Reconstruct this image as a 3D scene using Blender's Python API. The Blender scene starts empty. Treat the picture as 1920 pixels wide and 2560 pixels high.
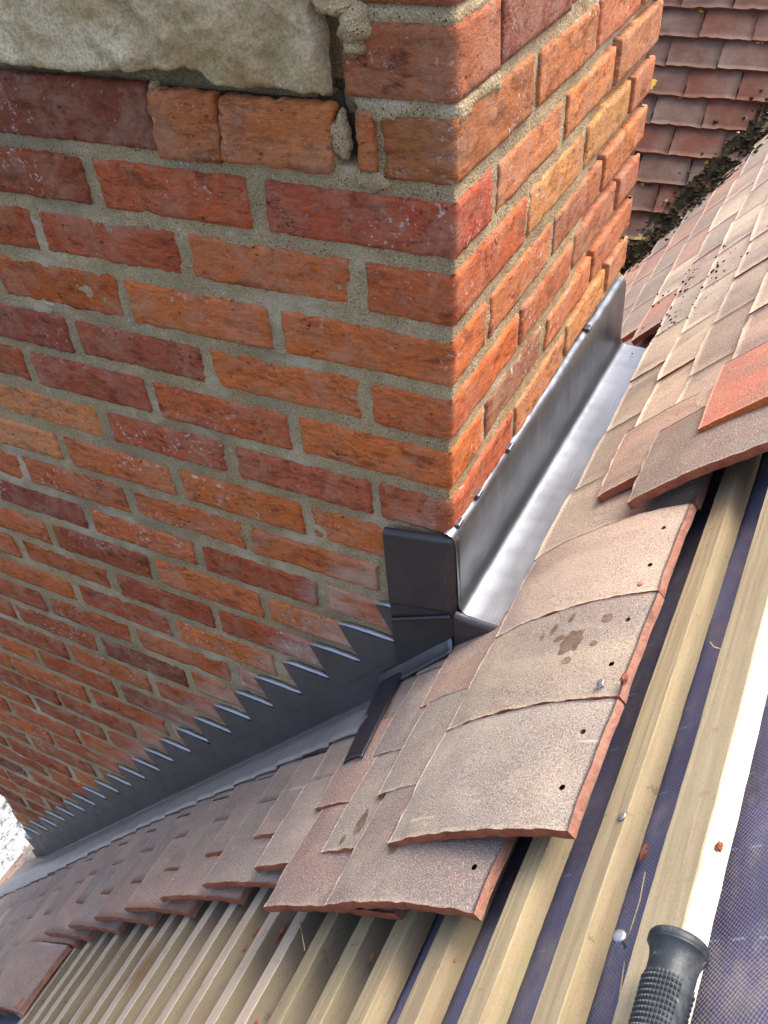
import bpy, bmesh, math, random
from mathutils import Vector, Matrix, noise
R = random.Random(7)
scn = bpy.context.scene
COL = scn.collection
S = 0.001                                            # working units are millimetres

# ------------------------------------------------------------------ camera, sky, sun, exposure
CAMP = Vector((350.8436, -760.4048, 253.0874))
CR = ((0.8905508, -0.24738129, 0.38173521),
      (0.4490454, 0.61211771, -0.6508995),
      (-0.0726465, 0.75107550, 0.6562073))
FPX = 2260.812
cd = bpy.data.cameras.new('camera'); cam = bpy.data.objects.new('camera', cd); COL.objects.link(cam)
m = Matrix(CR).to_4x4(); m.translation = CAMP * S; cam.matrix_world = m
cd.sensor_fit = 'VERTICAL'; cd.sensor_height = 24.0; cd.sensor_width = 18.0
cd.lens = 24.0 * FPX / 2560.0; cd.clip_start = 0.01; cd.clip_end = 500
scn.camera = cam
SUNV = Vector((0.27, 0.42, 0.86)).normalized()       # towards the sun
w = bpy.data.worlds.new('World'); scn.world = w; w.use_nodes = True
nt = w.node_tree; nt.nodes.clear()
sky = nt.nodes.new('ShaderNodeTexSky'); sky.sky_type = 'NISHITA'; sky.sun_disc = False
sky.sun_elevation = math.asin(SUNV.z); sky.sun_rotation = math.atan2(SUNV.x, SUNV.y)
sky.air_density = 0.8; sky.dust_density = 5.0; sky.ozone_density = 0.5
bg = nt.nodes.new('ShaderNodeBackground'); bg.inputs[1].default_value = 0.15
wo = nt.nodes.new('ShaderNodeOutputWorld')
nt.links.new(sky.outputs[0], bg.inputs[0]); nt.links.new(bg.outputs[0], wo.inputs[0])
sd = bpy.data.lights.new('sun', 'SUN'); sun = bpy.data.objects.new('sun', sd); COL.objects.link(sun)
sd.energy = 0.85; sd.angle = math.radians(30); sd.color = (1.0, 0.965, 0.91)
sun.rotation_euler = SUNV.to_track_quat('Z', 'Y').to_euler(); sun.location = (0, 0, 5)
scn.view_settings.view_transform = 'Standard'; scn.view_settings.look = 'None'
scn.view_settings.exposure = 1.72; scn.view_settings.gamma = 1.0
scn.render.engine = 'CYCLES'

# ------------------------------------------------------------------ helpers
def proj(p):
    q = Matrix(CR).transposed() @ (Vector(p) - CAMP)
    if q.z > -1: return None
    return (960 + FPX * q.x / -q.z, 1280 - FPX * q.y / -q.z)
def inview(p, mg=160):
    a = proj(p)
    return a is not None and -mg < a[0] < 1920 + mg and -mg < a[1] < 2560 + mg
def nz(p, sc, seed=0.0):
    return noise.noise(Vector((p[0] * sc + seed, p[1] * sc + seed * 1.7, p[2] * sc - seed)))
def fr(p, sc, seed=0.0, o=4):
    return noise.fractal(Vector((p[0] * sc + seed, p[1] * sc + seed * 1.7, p[2] * sc - seed)), 0.9, 2.1, o)
def sstep(a, b, x):
    t = max(0.0, min(1.0, (x - a) / (b - a))); return t * t * (3 - 2 * t)

TH = math.radians(49.0); ct, st = math.cos(TH), math.sin(TH)
P0 = Vector((-90.0, 0.0, -852.0)); SV = Vector((ct, 0, st)); NV = Vector((-st, 0, ct)); YV = Vector((0, 1, 0))
def rp(s, y, h=0.0): return P0 + SV * s + YV * y + NV * h       # a point of the main roof
def roofz(x): return -852.0 + (x + 90.0) * math.tan(TH)
RM = Matrix((SV, YV, NV)).transposed()                            # columns: up the slope, along the eaves, outwards

def mk(name, verts, faces, mats, parent=None, origin=None, smooth=True, fm=None, cols=None, rot=None):
    """one mesh object; verts in mm world space, stored relative to origin"""
    o3 = Vector(origin) if origin is not None else Vector((0, 0, 0))
    me = bpy.data.meshes.new(name)
    if rot is not None:
        ri = rot.transposed(); vs = [tuple((ri @ (Vector(v) - o3)) * S) for v in verts]
    else: vs = [tuple((Vector(v) - o3) * S) for v in verts]
    me.from_pydata(vs, [], faces)
    for q in (mats if isinstance(mats, (list, tuple)) else [mats]): me.materials.append(q)
    if fm is not None: me.polygons.foreach_set('material_index', fm)
    me.polygons.foreach_set('use_smooth', [smooth] * len(me.polygons))
    if cols is not None:
        at = me.color_attributes.new('tint', 'FLOAT_COLOR', 'POINT')
        at.data.foreach_set('color', [c for q in cols for c in (q[0], q[1], q[2], q[3] if len(q) > 3 else 1.0)])
    me.update()
    ob = bpy.data.objects.new(name, me); COL.objects.link(ob)
    if rot is not None:
        mm = rot.to_4x4(); mm.translation = o3 * S; ob.matrix_world = mm
    else: ob.location = o3 * S
    if parent is not None:
        ob.parent = parent; ob.matrix_parent_inverse = parent.matrix_world.inverted() if False else Matrix.Identity(4)
        ob.location = ob.location - parent.location
    return ob
def tag(o, label=None, cat=None, group=None, kind=None):
    if label: o['label'] = label
    if cat: o['category'] = cat
    if group: o['group'] = group
    if kind: o['kind'] = kind
    return o
def thing(name, label, cat, loc=(0, 0, 0), group=None):
    o = bpy.data.objects.new(name, None); COL.objects.link(o); o.location = Vector(loc) * S
    o.empty_display_size = 0.05
    return tag(o, label, cat, group)
def grid(nu, nv, f, close_back=None):
    V = []; F = []
    for j in range(nv + 1):
        for i in range(nu + 1): V.append(f(i / nu, j / nv))
    for j in range(nv):
        for i in range(nu):
            a = j * (nu + 1) + i; F.append((a, a + 1, a + nu + 2, a + nu + 1))
    return V, F
def merge(L):
    V = []; F = []
    for v, f in L:
        n = len(V); V += list(v); F += [tuple(q + n for q in t) for t in f]
    return V, F
def solid(o, t, off=-1.0):
    md = o.modifiers.new('thickness', 'SOLIDIFY'); md.thickness = t * S; md.offset = off; return o
def bevel(o, wd, seg=2):
    md = o.modifiers.new('bevel', 'BEVEL'); md.width = wd * S; md.segments = seg; md.limit_method = 'ANGLE'; return o
def tube(path, rad, n=10, caps=True):
    V = []; F = []; P = [Vector(p) for p in path]
    for i, p in enumerate(P):
        d = (P[min(i + 1, len(P) - 1)] - P[max(i - 1, 0)]).normalized()
        a = d.orthogonal().normalized() if i == 0 else (a - d * a.dot(d)).normalized()
        b = d.cross(a); r = rad[i] if isinstance(rad, (list, tuple)) else rad
        for k in range(n):
            t = 2 * math.pi * k / n; V.append(p + (a * math.cos(t) + b * math.sin(t)) * r)
    for i in range(len(P) - 1):
        for k in range(n):
            F.append((i * n + k, i * n + (k + 1) % n, (i + 1) * n + (k + 1) % n, (i + 1) * n + k))
    if caps: F.append(tuple(reversed(range(n)))); F.append(tuple((len(P) - 1) * n + k for k in range(n)))
    return V, F
WORDS = ['zeroth', 'first', 'second', 'third', 'fourth', 'fifth', 'sixth', 'seventh', 'eighth', 'ninth', 'tenth', 'eleventh',
         'twelfth', 'thirteenth', 'fourteenth', 'fifteenth', 'sixteenth', 'seventeenth', 'eighteenth', 'nineteenth', 'twentieth',
         'twenty-first', 'twenty-second', 'twenty-third', 'twenty-fourth', 'twenty-fifth', 'twenty-sixth', 'twenty-seventh',
         'twenty-eighth', 'twenty-ninth', 'thirtieth', 'thirty-first', 'thirty-second', 'thirty-third']

# ------------------------------------------------------------------ materials
class NB:
    def __init__(s, name, rough=0.8, metal=0.0, spec=0.3):
        s.m = bpy.data.materials.new(name); s.m.use_nodes = True; s.t = s.m.node_tree
        s.b = s.t.nodes['Principled BSDF']; s.b.inputs['Roughness'].default_value = rough
        s.b.inputs['Metallic'].default_value = metal; s.b.inputs['Specular IOR Level'].default_value = spec
        s.tc = s.t.nodes.new('ShaderNodeTexCoord'); s.oi = None; s.base = s.tc.outputs['Object']
    def lk(s, a, b): s.t.links.new(a, b)
    def rnd(s):
        """object coordinates shifted by a per-object random amount"""
        s.oi = s.t.nodes.new('ShaderNodeObjectInfo')
        k = s.t.nodes.new('ShaderNodeMath'); k.operation = 'MULTIPLY'; k.inputs[1].default_value = 37.0
        s.lk(s.oi.outputs['Random'], k.inputs[0])
        a = s.t.nodes.new('ShaderNodeVectorMath'); a.operation = 'ADD'
        s.lk(s.tc.outputs['Object'], a.inputs[0]); s.lk(k.outputs[0], a.inputs[1]); s.base = a.outputs[0]; return s
    def vec(s, sc=(1, 1, 1), rot=(0, 0, 0)):
        mp = s.t.nodes.new('ShaderNodeMapping'); mp.inputs['Scale'].default_value = sc; mp.inputs['Rotation'].default_value = rot
        s.lk(s.base, mp.inputs['Vector']); return mp.outputs[0]
    def noise(s, sc, det=4, rough=0.6, vec=None, dist=0.0):
        n = s.t.nodes.new('ShaderNodeTexNoise'); n.inputs['Scale'].default_value = sc; n.inputs['Detail'].default_value = det
        n.inputs['Roughness'].default_value = rough; n.inputs['Distortion'].default_value = dist
        s.lk(vec if vec is not None else s.base, n.inputs['Vector']); return n.outputs['Fac']
    def voro(s, sc, feat='F1', vec=None, out='Distance', rand=1.0):
        n = s.t.nodes.new('ShaderNodeTexVoronoi'); n.feature = feat; n.inputs['Scale'].default_value = sc
        n.inputs['Randomness'].default_value = rand
        s.lk(vec if vec is not None else s.base, n.inputs['Vector']); return n.outputs[out]
    def wave(s, sc, dist=0.0, vec=None, dsc=1.0, direction='X', det=2):
        n = s.t.nodes.new('ShaderNodeTexWave'); n.inputs['Scale'].default_value = sc; n.inputs['Distortion'].default_value = dist
        n.inputs['Detail Scale'].default_value = dsc; n.inputs['Detail'].default_value = det; n.bands_direction = direction
        s.lk(vec if vec is not None else s.base, n.inputs['Vector']); return n.outputs['Fac']
    def ramp(s, fac, stops):
        n = s.t.nodes.new('ShaderNodeValToRGB'); cr = n.color_ramp
        while len(cr.elements) < len(stops): cr.elements.new(0.5)
        for e, (p, c) in zip(cr.elements, stops):
            e.position = p; e.color = (c, c, c, 1) if isinstance(c, (int, float)) else (*c, 1)
        s.lk(fac, n.inputs[0]); return n.outputs['Color']
    def mix(s, fac, a, b, mode='MIX'):
        n = s.t.nodes.new('ShaderNodeMix'); n.data_type = 'RGBA'; n.blend_type = mode
        for sock, v in ((n.inputs[0], fac), (n.inputs[6], a), (n.inputs[7], b)):
            if isinstance(v, (int, float)): sock.default_value = v if sock == n.inputs[0] else (v, v, v, 1)
            elif isinstance(v, tuple): sock.default_value = (*v, 1)
            else: s.lk(v, sock)
        return n.outputs[2]
    def math(s, op, a, b=0.0):
        n = s.t.nodes.new('ShaderNodeMath'); n.operation = op
        for i, v in enumerate((a, b)):
            if isinstance(v, (int, float)): n.inputs[i].default_value = v
            else: s.lk(v, n.inputs[i])
        return n.outputs[0]
    def color(s, c):
        if isinstance(c, tuple): s.b.inputs['Base Color'].default_value = (*c, 1)
        else: s.lk(c, s.b.inputs['Base Color'])
        return s
    def rough(s, v): s.lk(v, s.b.inputs['Roughness']); return s
    def bump(s, hs):
        prev = None
        for h, d, st_ in hs:
            n = s.t.nodes.new('ShaderNodeBump'); n.inputs['Distance'].default_value = d * S; n.inputs['Strength'].default_value = st_
            s.lk(h, n.inputs['Height'])
            if prev is not None: s.lk(prev, n.inputs['Normal'])
            prev = n.outputs[0]
        s.lk(prev, s.b.inputs['Normal']); return s
    def attr(s, name, out='Color'):
        n = s.t.nodes.new('ShaderNodeAttribute'); n.attribute_name = name; return n.outputs[out]

def m_brick():
    b = NB('brick', 0.85, spec=0.25); tint = b.attr('tint')
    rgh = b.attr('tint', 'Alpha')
    streak = b.vec((1.0, 1.0, 2.6), (0.0, 0.35, 0.0))
    n1 = b.noise(22, 6, 0.65, streak, 0.8); n2 = b.noise(90, 6, 0.75, streak, 1.6); n3 = b.noise(420, 3, 0.7)
    c = b.mix(b.ramp(n1, [(0.36, 1.0), (0.50, 0.0)]), tint, (0.50, 0.44, 0.44), 'MULTIPLY')   # burnt patches
    c = b.mix(b.ramp(n2, [(0.53, 0.0), (0.66, 0.66)]), c, (0.11, 0.034, 0.020))              # dark pits and veins
    c = b.mix(b.ramp(b.noise(45, 5, 0.7, streak, 1.0), [(0.48, 0.0), (0.62, 0.6)]), c, b.mix(1.0, tint, (1.38, 1.55, 1.6), 'MULTIPLY'))
    c = b.mix(b.ramp(b.noise(13, 5, 0.7), [(0.60, 0.0), (0.74, 0.5)]), c, (0.10, 0.055, 0.045))
    c = b.mix(b.ramp(b.noise(160, 2, 0.5, None, 0.5), [(0.70, 0.0), (0.76, 0.6)]), c, (0.62, 0.55, 0.50))   # pale specks
    c = b.mix(b.ramp(n3, [(0.32, 0.3), (0.5, 0.0)]), c, (0.14, 0.05, 0.03))
    c = b.mix(b.math('MULTIPLY', rgh, b.ramp(b.noise(16, 5, 0.7, b.vec((0.5, 1, 1.6))), [(0.40, 0.0), (0.62, 0.55)])), c, (0.62, 0.50, 0.44))  # pale residue smears; their sheen is also put into the colour
    ckn = b.noise(9, 5, 0.62, b.vec((1, 1, 1.5), (0.3, 0.5, 0.2)), 1.4)
    ckl = b.ramp(b.math('ABSOLUTE', b.math('SUBTRACT', ckn, 0.5)), [(0.0, 1.0), (0.0045, 0.0)])
    ckm = b.math('MULTIPLY', ckl, b.ramp(b.noise(15, 2), [(0.54, 0.0), (0.60, 1.0)]))
    c = b.mix(b.ramp(b.noise(18, 6, 0.75, None, 0.6), [(0.46, 0.0), (0.68, 0.50)]), c, (0.48, 0.31, 0.21))       # lime bloom
    lich = b.math('MULTIPLY', b.ramp(b.noise(130, 3, 0.7), [(0.60, 0.0), (0.64, 1.0)]), b.ramp(b.noise(7, 3), [(0.54, 0.0), (0.62, 1.0)]))
    c = b.mix(b.math('MULTIPLY', lich, 0.75), c, (0.62, 0.62, 0.60))
    c = b.mix(b.math('MULTIPLY', ckm, 0.8), c, (0.03, 0.012, 0.008))
    pit = b.math('MULTIPLY', b.ramp(b.voro(75, 'F1', b.vec((1, 1, 1.3))), [(0.10, 1.0), (0.24, 0.0)]), b.ramp(b.noise(20, 3), [(0.50, 0.0), (0.62, 1.0)]))
    c = b.mix(b.math('MULTIPLY', pit, 0.7), c, (0.05, 0.018, 0.012))
    fib = b.noise(70, 6, 0.75, b.vec((0.6, 0.6, 2.6), (0.0, 0.45, 0.0)), 1.2)
    c = b.mix(b.ramp(fib, [(0.36, 0.45), (0.48, 0.0)]), c, b.mix(1.0, c, (0.60, 0.50, 0.46), 'MULTIPLY'))
    b.rough(b.math('SUBTRACT', 0.86, b.math('MULTIPLY', rgh, 0.50)))
    b.lk(b.math('MULTIPLY', rgh, 0.75), b.b.inputs['Coat Weight']); b.b.inputs['Coat Roughness'].default_value = 0.28
    b.color(c)
    b.bump([(n1, 4, 0.4), (n2, 3.0, 0.7), (fib, 1.8, 0.7), (b.noise(200, 5, 0.7), 1.5, 0.7), (n3, 0.6, 0.6), (ckm, -2, 0.8), (pit, -2.5, 0.8)])
    return b.m
def m_mortar():
    b = NB('lime_mortar', 0.95, spec=0.15)
    c = b.mix(b.ramp(b.noise(12, 5, 0.65), [(0.35, 0.0), (0.7, 1.0)]), (0.42, 0.302, 0.160), (0.62, 0.480, 0.275))
    c = b.mix(b.ramp(b.noise(700, 2, 0.7), [(0.42, 0.55), (0.58, 0.0)]), c, (0.10, 0.078, 0.048))
    v = b.voro(330, 'F1', None, 'Distance'); vc = b.voro(330, 'F1', None, 'Color')
    c = b.mix(b.math('MULTIPLY', b.ramp(v, [(0.22, 1.0), (0.36, 0.0)]), b.ramp(vc, [(0.62, 0.0), (0.68, 1.0)])), c, (0.55, 0.44, 0.25))
    c = b.mix(b.math('MULTIPLY', b.ramp(v, [(0.22, 1.0), (0.36, 0.0)]), b.ramp(vc, [(0.30, 1.0), (0.34, 0.0)])), c, (0.05, 0.035, 0.03))
    c = b.mix(b.math('MULTIPLY', b.ramp(b.noise(55, 5, 0.8), [(0.60, 0.0), (0.66, 0.9)]), b.ramp(b.noise(4, 2), [(0.5, 0.0), (0.6, 1.0)])), c, (0.60, 0.60, 0.57))
    c = b.mix(b.ramp(b.noise(3.5, 4, 0.7), [(0.50, 0.0), (0.66, 0.55)]), c, (0.22, 0.19, 0.135))
    c = b.mix(b.ramp(b.noise(5, 4, 0.7, b.vec((1, 1, 1.4), (0.4, 0, 1))), [(0.54, 0.0), (0.66, 0.5)]), c, (0.66, 0.57, 0.42))
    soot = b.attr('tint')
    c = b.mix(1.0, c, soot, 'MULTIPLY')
    b.color(c); b.bump([(b.noise(60, 5, 0.7), 5, 0.7), (v, -1.6, 0.8), (b.noise(800, 3, 0.7), 0.8, 0.9)])
    return b.m
def m_stone():
    b = NB('limestone', 0.9, spec=0.2)
    c = b.mix(b.ramp(b.noise(11, 5, 0.65), [(0.35, 0.0), (0.65, 1.0)]), (0.74, 0.54, 0.29), (0.94, 0.81, 0.57))
    c = b.mix(b.ramp(b.noise(30, 6, 0.75, None, 1.2), [(0.50, 0.0), (0.72, 0.75)]), c, (0.23, 0.165, 0.09))
    sx = b.t.nodes.new('ShaderNodeSeparateXYZ'); b.lk(b.tc.outputs['Object'], sx.inputs[0])
    rt = b.ramp(b.math('ADD', sx.outputs[0], b.math('MULTIPLY', b.noise(8, 4), 0.25)), [(0.40, 0.0), (0.60, 1.0)])
    c = b.mix(b.math('MULTIPLY', rt, b.ramp(b.noise(26, 6, 0.75), [(0.35, 0.25), (0.6, 0.85)])), c, (0.46, 0.315, 0.155))
    c = b.mix(b.ramp(b.noise(6, 3, 0.5), [(0.66, 0.0), (0.74, 0.5)]), c, (0.20, 0.20, 0.21))
    c = b.mix(b.ramp(b.noise(300, 3, 0.7), [(0.38, 0.5), (0.55, 0.0)]), c, (0.24, 0.18, 0.11))
    b.color(c); b.bump([(b.noise(40, 6, 0.75), 8, 0.8), (b.noise(220, 4, 0.7), 2, 0.8), (b.noise(900, 2), 0.5, 0.7)])
    return b.m
def m_tile(stain=None):
    b = NB('sanded_tile' if stain is None else 'stained_tile', 0.85, spec=0.25).rnd()
    oc = b.oi.outputs['Color']
    big = b.noise(7, 4, 0.6, b.vec((0.45, 1, 1)), 0.6); mid = b.noise(22, 5, 0.65, b.vec((0.5, 1, 1)), 0.4)
    c = b.mix(b.ramp(big, [(0.40, 0.0), (0.66, 0.85)]), oc, (0.24, 0.20, 0.175))
    c = b.mix(b.ramp(mid, [(0.54, 0.0), (0.80, 0.55)]), c, (0.30, 0.15, 0.11))
    c = b.mix(b.ramp(b.noise(13, 4, 0.6), [(0.52, 0.0), (0.72, 0.55)]), c, (0.44, 0.36, 0.26))
    g = b.noise(620, 2, 0.6)
    c = b.mix(b.ramp(g, [(0.36, 0.62), (0.52, 0.0)]), c, (0.085, 0.062, 0.055))
    c = b.mix(b.ramp(g, [(0.56, 0.0), (0.70, 0.60)]), c, (0.60, 0.52, 0.41))
    sc = b.math('MULTIPLY', b.ramp(b.noise(30, 3, 0.5, b.vec((0.15, 2.0, 1), (0, 0, 0.5))), [(0.68, 0.0), (0.71, 1.0)]), b.ramp(b.noise(9, 2), [(0.5, 0.0), (0.56, 1.0)]))
    c = b.mix(b.math('MULTIPLY', sc, 0.35), c, (0.66, 0.56, 0.46))
    if stain:
        acc = None
        wv = b.t.nodes.new('ShaderNodeTexNoise'); wv.inputs['Scale'].default_value = 60; wv.inputs['Detail'].default_value = 4
        b.lk(b.tc.outputs['Object'], wv.inputs['Vector'])
        for (sx, sy, r, ex) in stain:
            sub = b.t.nodes.new('ShaderNodeVectorMath'); sub.operation = 'SUBTRACT'; sub.inputs[1].default_value = (sx * S, sy * S, 0)
            b.lk(b.tc.outputs['Object'], sub.inputs[0])
            mp = b.t.nodes.new('ShaderNodeMapping'); mp.inputs['Scale'].default_value = (1, ex, 0); b.lk(sub.outputs[0], mp.inputs[0])
            ln = b.t.nodes.new('ShaderNodeVectorMath'); ln.operation = 'LENGTH'; b.lk(mp.outputs[0], ln.inputs[0])
            d = b.math('DIVIDE', ln.outputs['Value'], r * S)
            d = b.math('ADD', d, b.math('MULTIPLY', b.math('SUBTRACT', wv.outputs['Fac'], 0.5), 1.6))
            q = b.ramp(d, [(0.90, 1.0), (1.0, 0.0)])
            acc = q if acc is None else b.math('MAXIMUM', acc, q)
        c = b.mix(b.math('MULTIPLY', acc, b.ramp(b.noise(70, 4), [(0.35, 0.45), (0.6, 0.75)])), c, (0.085, 0.045, 0.018))
        b.rough(b.math('SUBTRACT', 0.85, b.math('MULTIPLY', acc, 0.3)))
    b.color(c); b.bump([(big, 3, 0.3), (mid, 1.2, 0.4), (g, 0.55, 0.9)])
    return b.m
def m_tile_edge(name, a, c2):
    b = NB(name, 0.9, spec=0.2).rnd()
    c = b.mix(b.ramp(b.noise(35, 5, 0.7), [(0.35, 0.0), (0.65, 1.0)]), a, c2)
    c = b.mix(b.ramp(b.noise(60, 4, 0.7, b.vec((0.5, 1, 1))), [(0.55, 0.0), (0.75, 0.7)]), c, (0.09, 0.055, 0.05))
    b.color(c); b.bump([(b.noise(150, 5, 0.75), 2.5, 0.9), (b.noise(25, 3), 3, 0.4)])
    return b.m
def m_oldtile():
    b = NB('lichened_tile', 0.9, spec=0.2).rnd(); oc = b.oi.outputs['Color']
    c = b.mix(b.ramp(b.noise(9, 5, 0.65), [(0.4, 0.0), (0.68, 0.8)]), oc, (0.15, 0.12, 0.10))
    c = b.mix(b.ramp(b.noise(60, 4, 0.7), [(0.5, 0.0), (0.7, 0.5)]), c, (0.10, 0.06, 0.05))
    n = b.t.nodes.new('ShaderNodeNewGeometry')
    def spots(sc, lo, thr, off):
        mp = b.t.nodes.new('ShaderNodeMapping'); mp.inputs['Location'].default_value = (off, off, off)
        b.lk(b.base, mp.inputs[0])
        jn = b.t.nodes.new('ShaderNodeTexNoise'); jn.inputs['Scale'].default_value = sc * 4; b.lk(b.base, jn.inputs['Vector'])
        jv = b.t.nodes.new('ShaderNodeVectorMath'); jv.operation = 'MULTIPLY_ADD'
        b.lk(jn.outputs['Color'], jv.inputs[0]); jv.inputs[1].default_value = (0.5 / sc,) * 3; b.lk(mp.outputs[0], jv.inputs[2])
        v = b.voro(sc, 'F1', jv.outputs[0]); vc = b.voro(sc, 'F1', jv.outputs[0], 'Color')
        return b.math('MULTIPLY', b.ramp(v, [(lo, 1.0), (lo + 0.05, 0.0)]), b.ramp(vc, [(thr, 0.0), (thr + 0.02, 1.0)]))
    c = b.mix(b.math('MULTIPLY', spots(40, 0.26, 0.90, 0.0), 0.55), c, (0.50, 0.50, 0.46))
    c = b.mix(spots(24, 0.24, 0.86, 3.1), c, (0.035, 0.035, 0.025))
    c = b.mix(b.math('MULTIPLY', spots(18, 0.22, 0.88, 7.7), 0.9), c, (0.52, 0.36, 0.05))
    b.color(c); b.bump([(b.noise(50, 5, 0.7), 2.5, 0.7), (b.noise(400, 3), 0.8, 0.7)])
    return b.m
def m_lead(name, tone, rough, metal=0.85, scratch=0.4):
    b = NB(name, rough, metal, 0.5)
    v = b.vec((1, 0.45, 1))
    n1 = b.noise(22, 5, 0.6, v, 0.6); n2 = b.noise(9, 4, 0.6)
    c = b.mix(b.ramp(n1, [(0.3, 0.0), (0.7, 1.0)]), tuple(x * 0.84 for x in tone), tone)
    c = b.mix(b.ramp(n2, [(0.45, 0.0), (0.75, 0.4)]), c, tuple(min(1, x * 1.2) for x in tone))
    c = b.mix(b.ramp(b.noise(120, 3, 0.6), [(0.66, 0.0), (0.74, 0.5)]), c, (0.10, 0.10, 0.11))
    sc = b.ramp(b.wave(60, 6, b.vec((1, 0.1, 1), (0, 0, 0.2)), 2.0), [(0.93, 0.0), (1.0, scratch)])
    c = b.mix(b.math('MULTIPLY', sc, b.ramp(n2, [(0.4, 0.0), (0.6, 1.0)])), c, (0.62, 0.64, 0.67))
    b.color(c)
    b.rough(b.ramp(b.noise(35, 4, 0.6, v), [(0.3, rough - 0.04), (0.7, rough + 0.06)]))
    b.bump([(n2, 2.5, 0.25), (n1, 0.3, 0.3), (b.noise(220, 3), 0.2, 0.4)])
    return b.m
def m_wood(name, a, c2, grain=1.0, dirt=0.5):
    b = NB(name, 0.92, spec=0.08).rnd()
    v = b.vec((1, 0.05, 1))
    gr = b.wave(26 * grain, 14, b.vec((1, 0.07, 1)), 1.3, 'X', 3)
    fine = b.noise(420, 4, 0.7, b.vec((1, 0.03, 1)))
    c = b.mix(b.ramp(gr, [(0.15, 0.3), (0.95, 0.7)]), a, c2)
    c = b.mix(b.ramp(b.noise(500, 3, 0.7), [(0.35, 0.35), (0.5, 0.0)]), c, tuple(x * 0.6 for x in a))
    c = b.mix(b.ramp(fine, [(0.36, 0.28), (0.52, 0.0)]), c, tuple(x * 0.6 for x in a))
    kd = b.voro(5.5, 'F1', b.vec((1, 0.32, 1)))
    c = b.mix(b.ramp(kd, [(0.03, 0.8), (0.10, 0.0)]), c, (0.17, 0.095, 0.045))
    c = b.mix(b.ramp(b.noise(9, 4, 0.6, b.vec((1, 0.4, 1))), [(0.46, 0.0), (0.68, dirt)]), c, (0.21, 0.165, 0.11))
    c = b.mix(b.ramp(b.noise(14, 3, 0.6, b.vec((1, 0.3, 1)), 0.5), [(0.58, 0.0), (0.75, 0.45)]), c, (0.30, 0.29, 0.14))
    c = b.mix(b.ramp(b.noise(55, 4, 0.7), [(0.62, 0.0), (0.70, dirt)]), c, (0.11, 0.09, 0.07))
    b.color(c); b.bump([(gr, 0.5, 0.35), (fine, 0.4, 0.6), (b.noise(6, 2), 5, 0.3)])
    return b.m
def m_felt():
    b = NB('woven_underlay', 0.55, spec=0.4)
    wv = b.wave(115, 0.5, b.vec((1, 1, 1), (0, 0, 0.62)), 1, 'X', 0)
    w2 = b.wave(115, 0.5, b.vec((1, 1, 1), (0, 0, 0.62 + 1.5708)), 1, 'X', 0)
    c = b.mix(b.ramp(b.noise(6, 4), [(0.4, 0.0), (0.7, 1.0)]), (0.12, 0.113, 0.185), (0.20, 0.20, 0.30))
    c = b.mix(b.ramp(wv, [(0.35, 0.5), (0.75, 0.0)]), c, (0.045, 0.043, 0.08))
    c = b.mix(b.ramp(w2, [(0.1, 0.35), (0.5, 0.0)]), c, (0.035, 0.035, 0.075))
    c = b.mix(b.ramp(b.noise(16, 6, 0.8, b.vec((1, 0.6, 1))), [(0.48, 0.0), (0.70, 0.6)]), c, (0.27, 0.235, 0.20))  # brick dust
    c = b.mix(b.math('MULTIPLY', b.ramp(b.noise(80, 3, 0.7, b.vec((0.4, 2, 1))), [(0.72, 0.0), (0.75, 0.8)]), 0.8), c, (0.26, 0.36, 0.50))
    px_ = b.t.nodes.new('ShaderNodeSeparateXYZ'); b.lk(b.tc.outputs['Object'], px_.inputs[0])
    row = b.math('ABSOLUTE', b.math('SUBTRACT', b.math('FRACT', b.math('MULTIPLY', px_.outputs[1], 14.0)), 0.5))
    dash = b.math('FRACT', b.math('MULTIPLY', px_.outputs[0], 45.0))
    dm = b.math('MULTIPLY', b.math('MULTIPLY', b.math('LESS_THAN', row, 0.014), b.math('LESS_THAN', dash, 0.5)), b.math('GREATER_THAN', b.noise(9, 2), 0.52))
    c = b.mix(b.math('MULTIPLY', dm, 0.45), c, (0.24, 0.33, 0.50))
    b.color(c); b.bump([(b.noise(7, 3), 14, 0.5), (wv, 0.55, 0.9), (w2, 0.25, 0.6)])
    return b.m
def m_plain(name, a, c2=None, rough=0.7, sc=40, spec=0.3, bump=1.0, metal=0.0, bsc=120):
    b = NB(name, rough, metal, spec)
    b.color(b.mix(b.ramp(b.noise(sc, 5, 0.7), [(0.35, 0.0), (0.65, 1.0)]), a, c2 or tuple(x * 0.6 for x in a)))
    b.bump([(b.noise(bsc, 4, 0.7), bump, 0.8)]); return b.m
def m_roughcast():
    b = NB('whitewashed_roughcast', 0.9)
    c = b.mix(b.ramp(b.noise(9, 6, 0.8), [(0.50, 0.0), (0.62, 1.0)]), (0.78, 0.78, 0.79), (0.10, 0.10, 0.10))
    b.color(c); b.bump([(b.noise(14, 5, 0.8), 25, 0.9)]); return b.m
def m_grip():
    b = NB('black_rubber_grip', 0.5, spec=0.45)
    c = b.mix(b.ramp(b.noise(45, 5, 0.75), [(0.48, 0.0), (0.74, 0.75)]), (0.022, 0.027, 0.032), (0.13, 0.145, 0.15))
    c = b.mix(b.ramp(b.noise(90, 3, 0.6), [(0.68, 0.0), (0.73, 0.8)]), c, (0.36, 0.32, 0.25))
    b.color(c); b.bump([(b.noise(300, 3), 0.4, 0.5)]); return b.m

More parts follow.
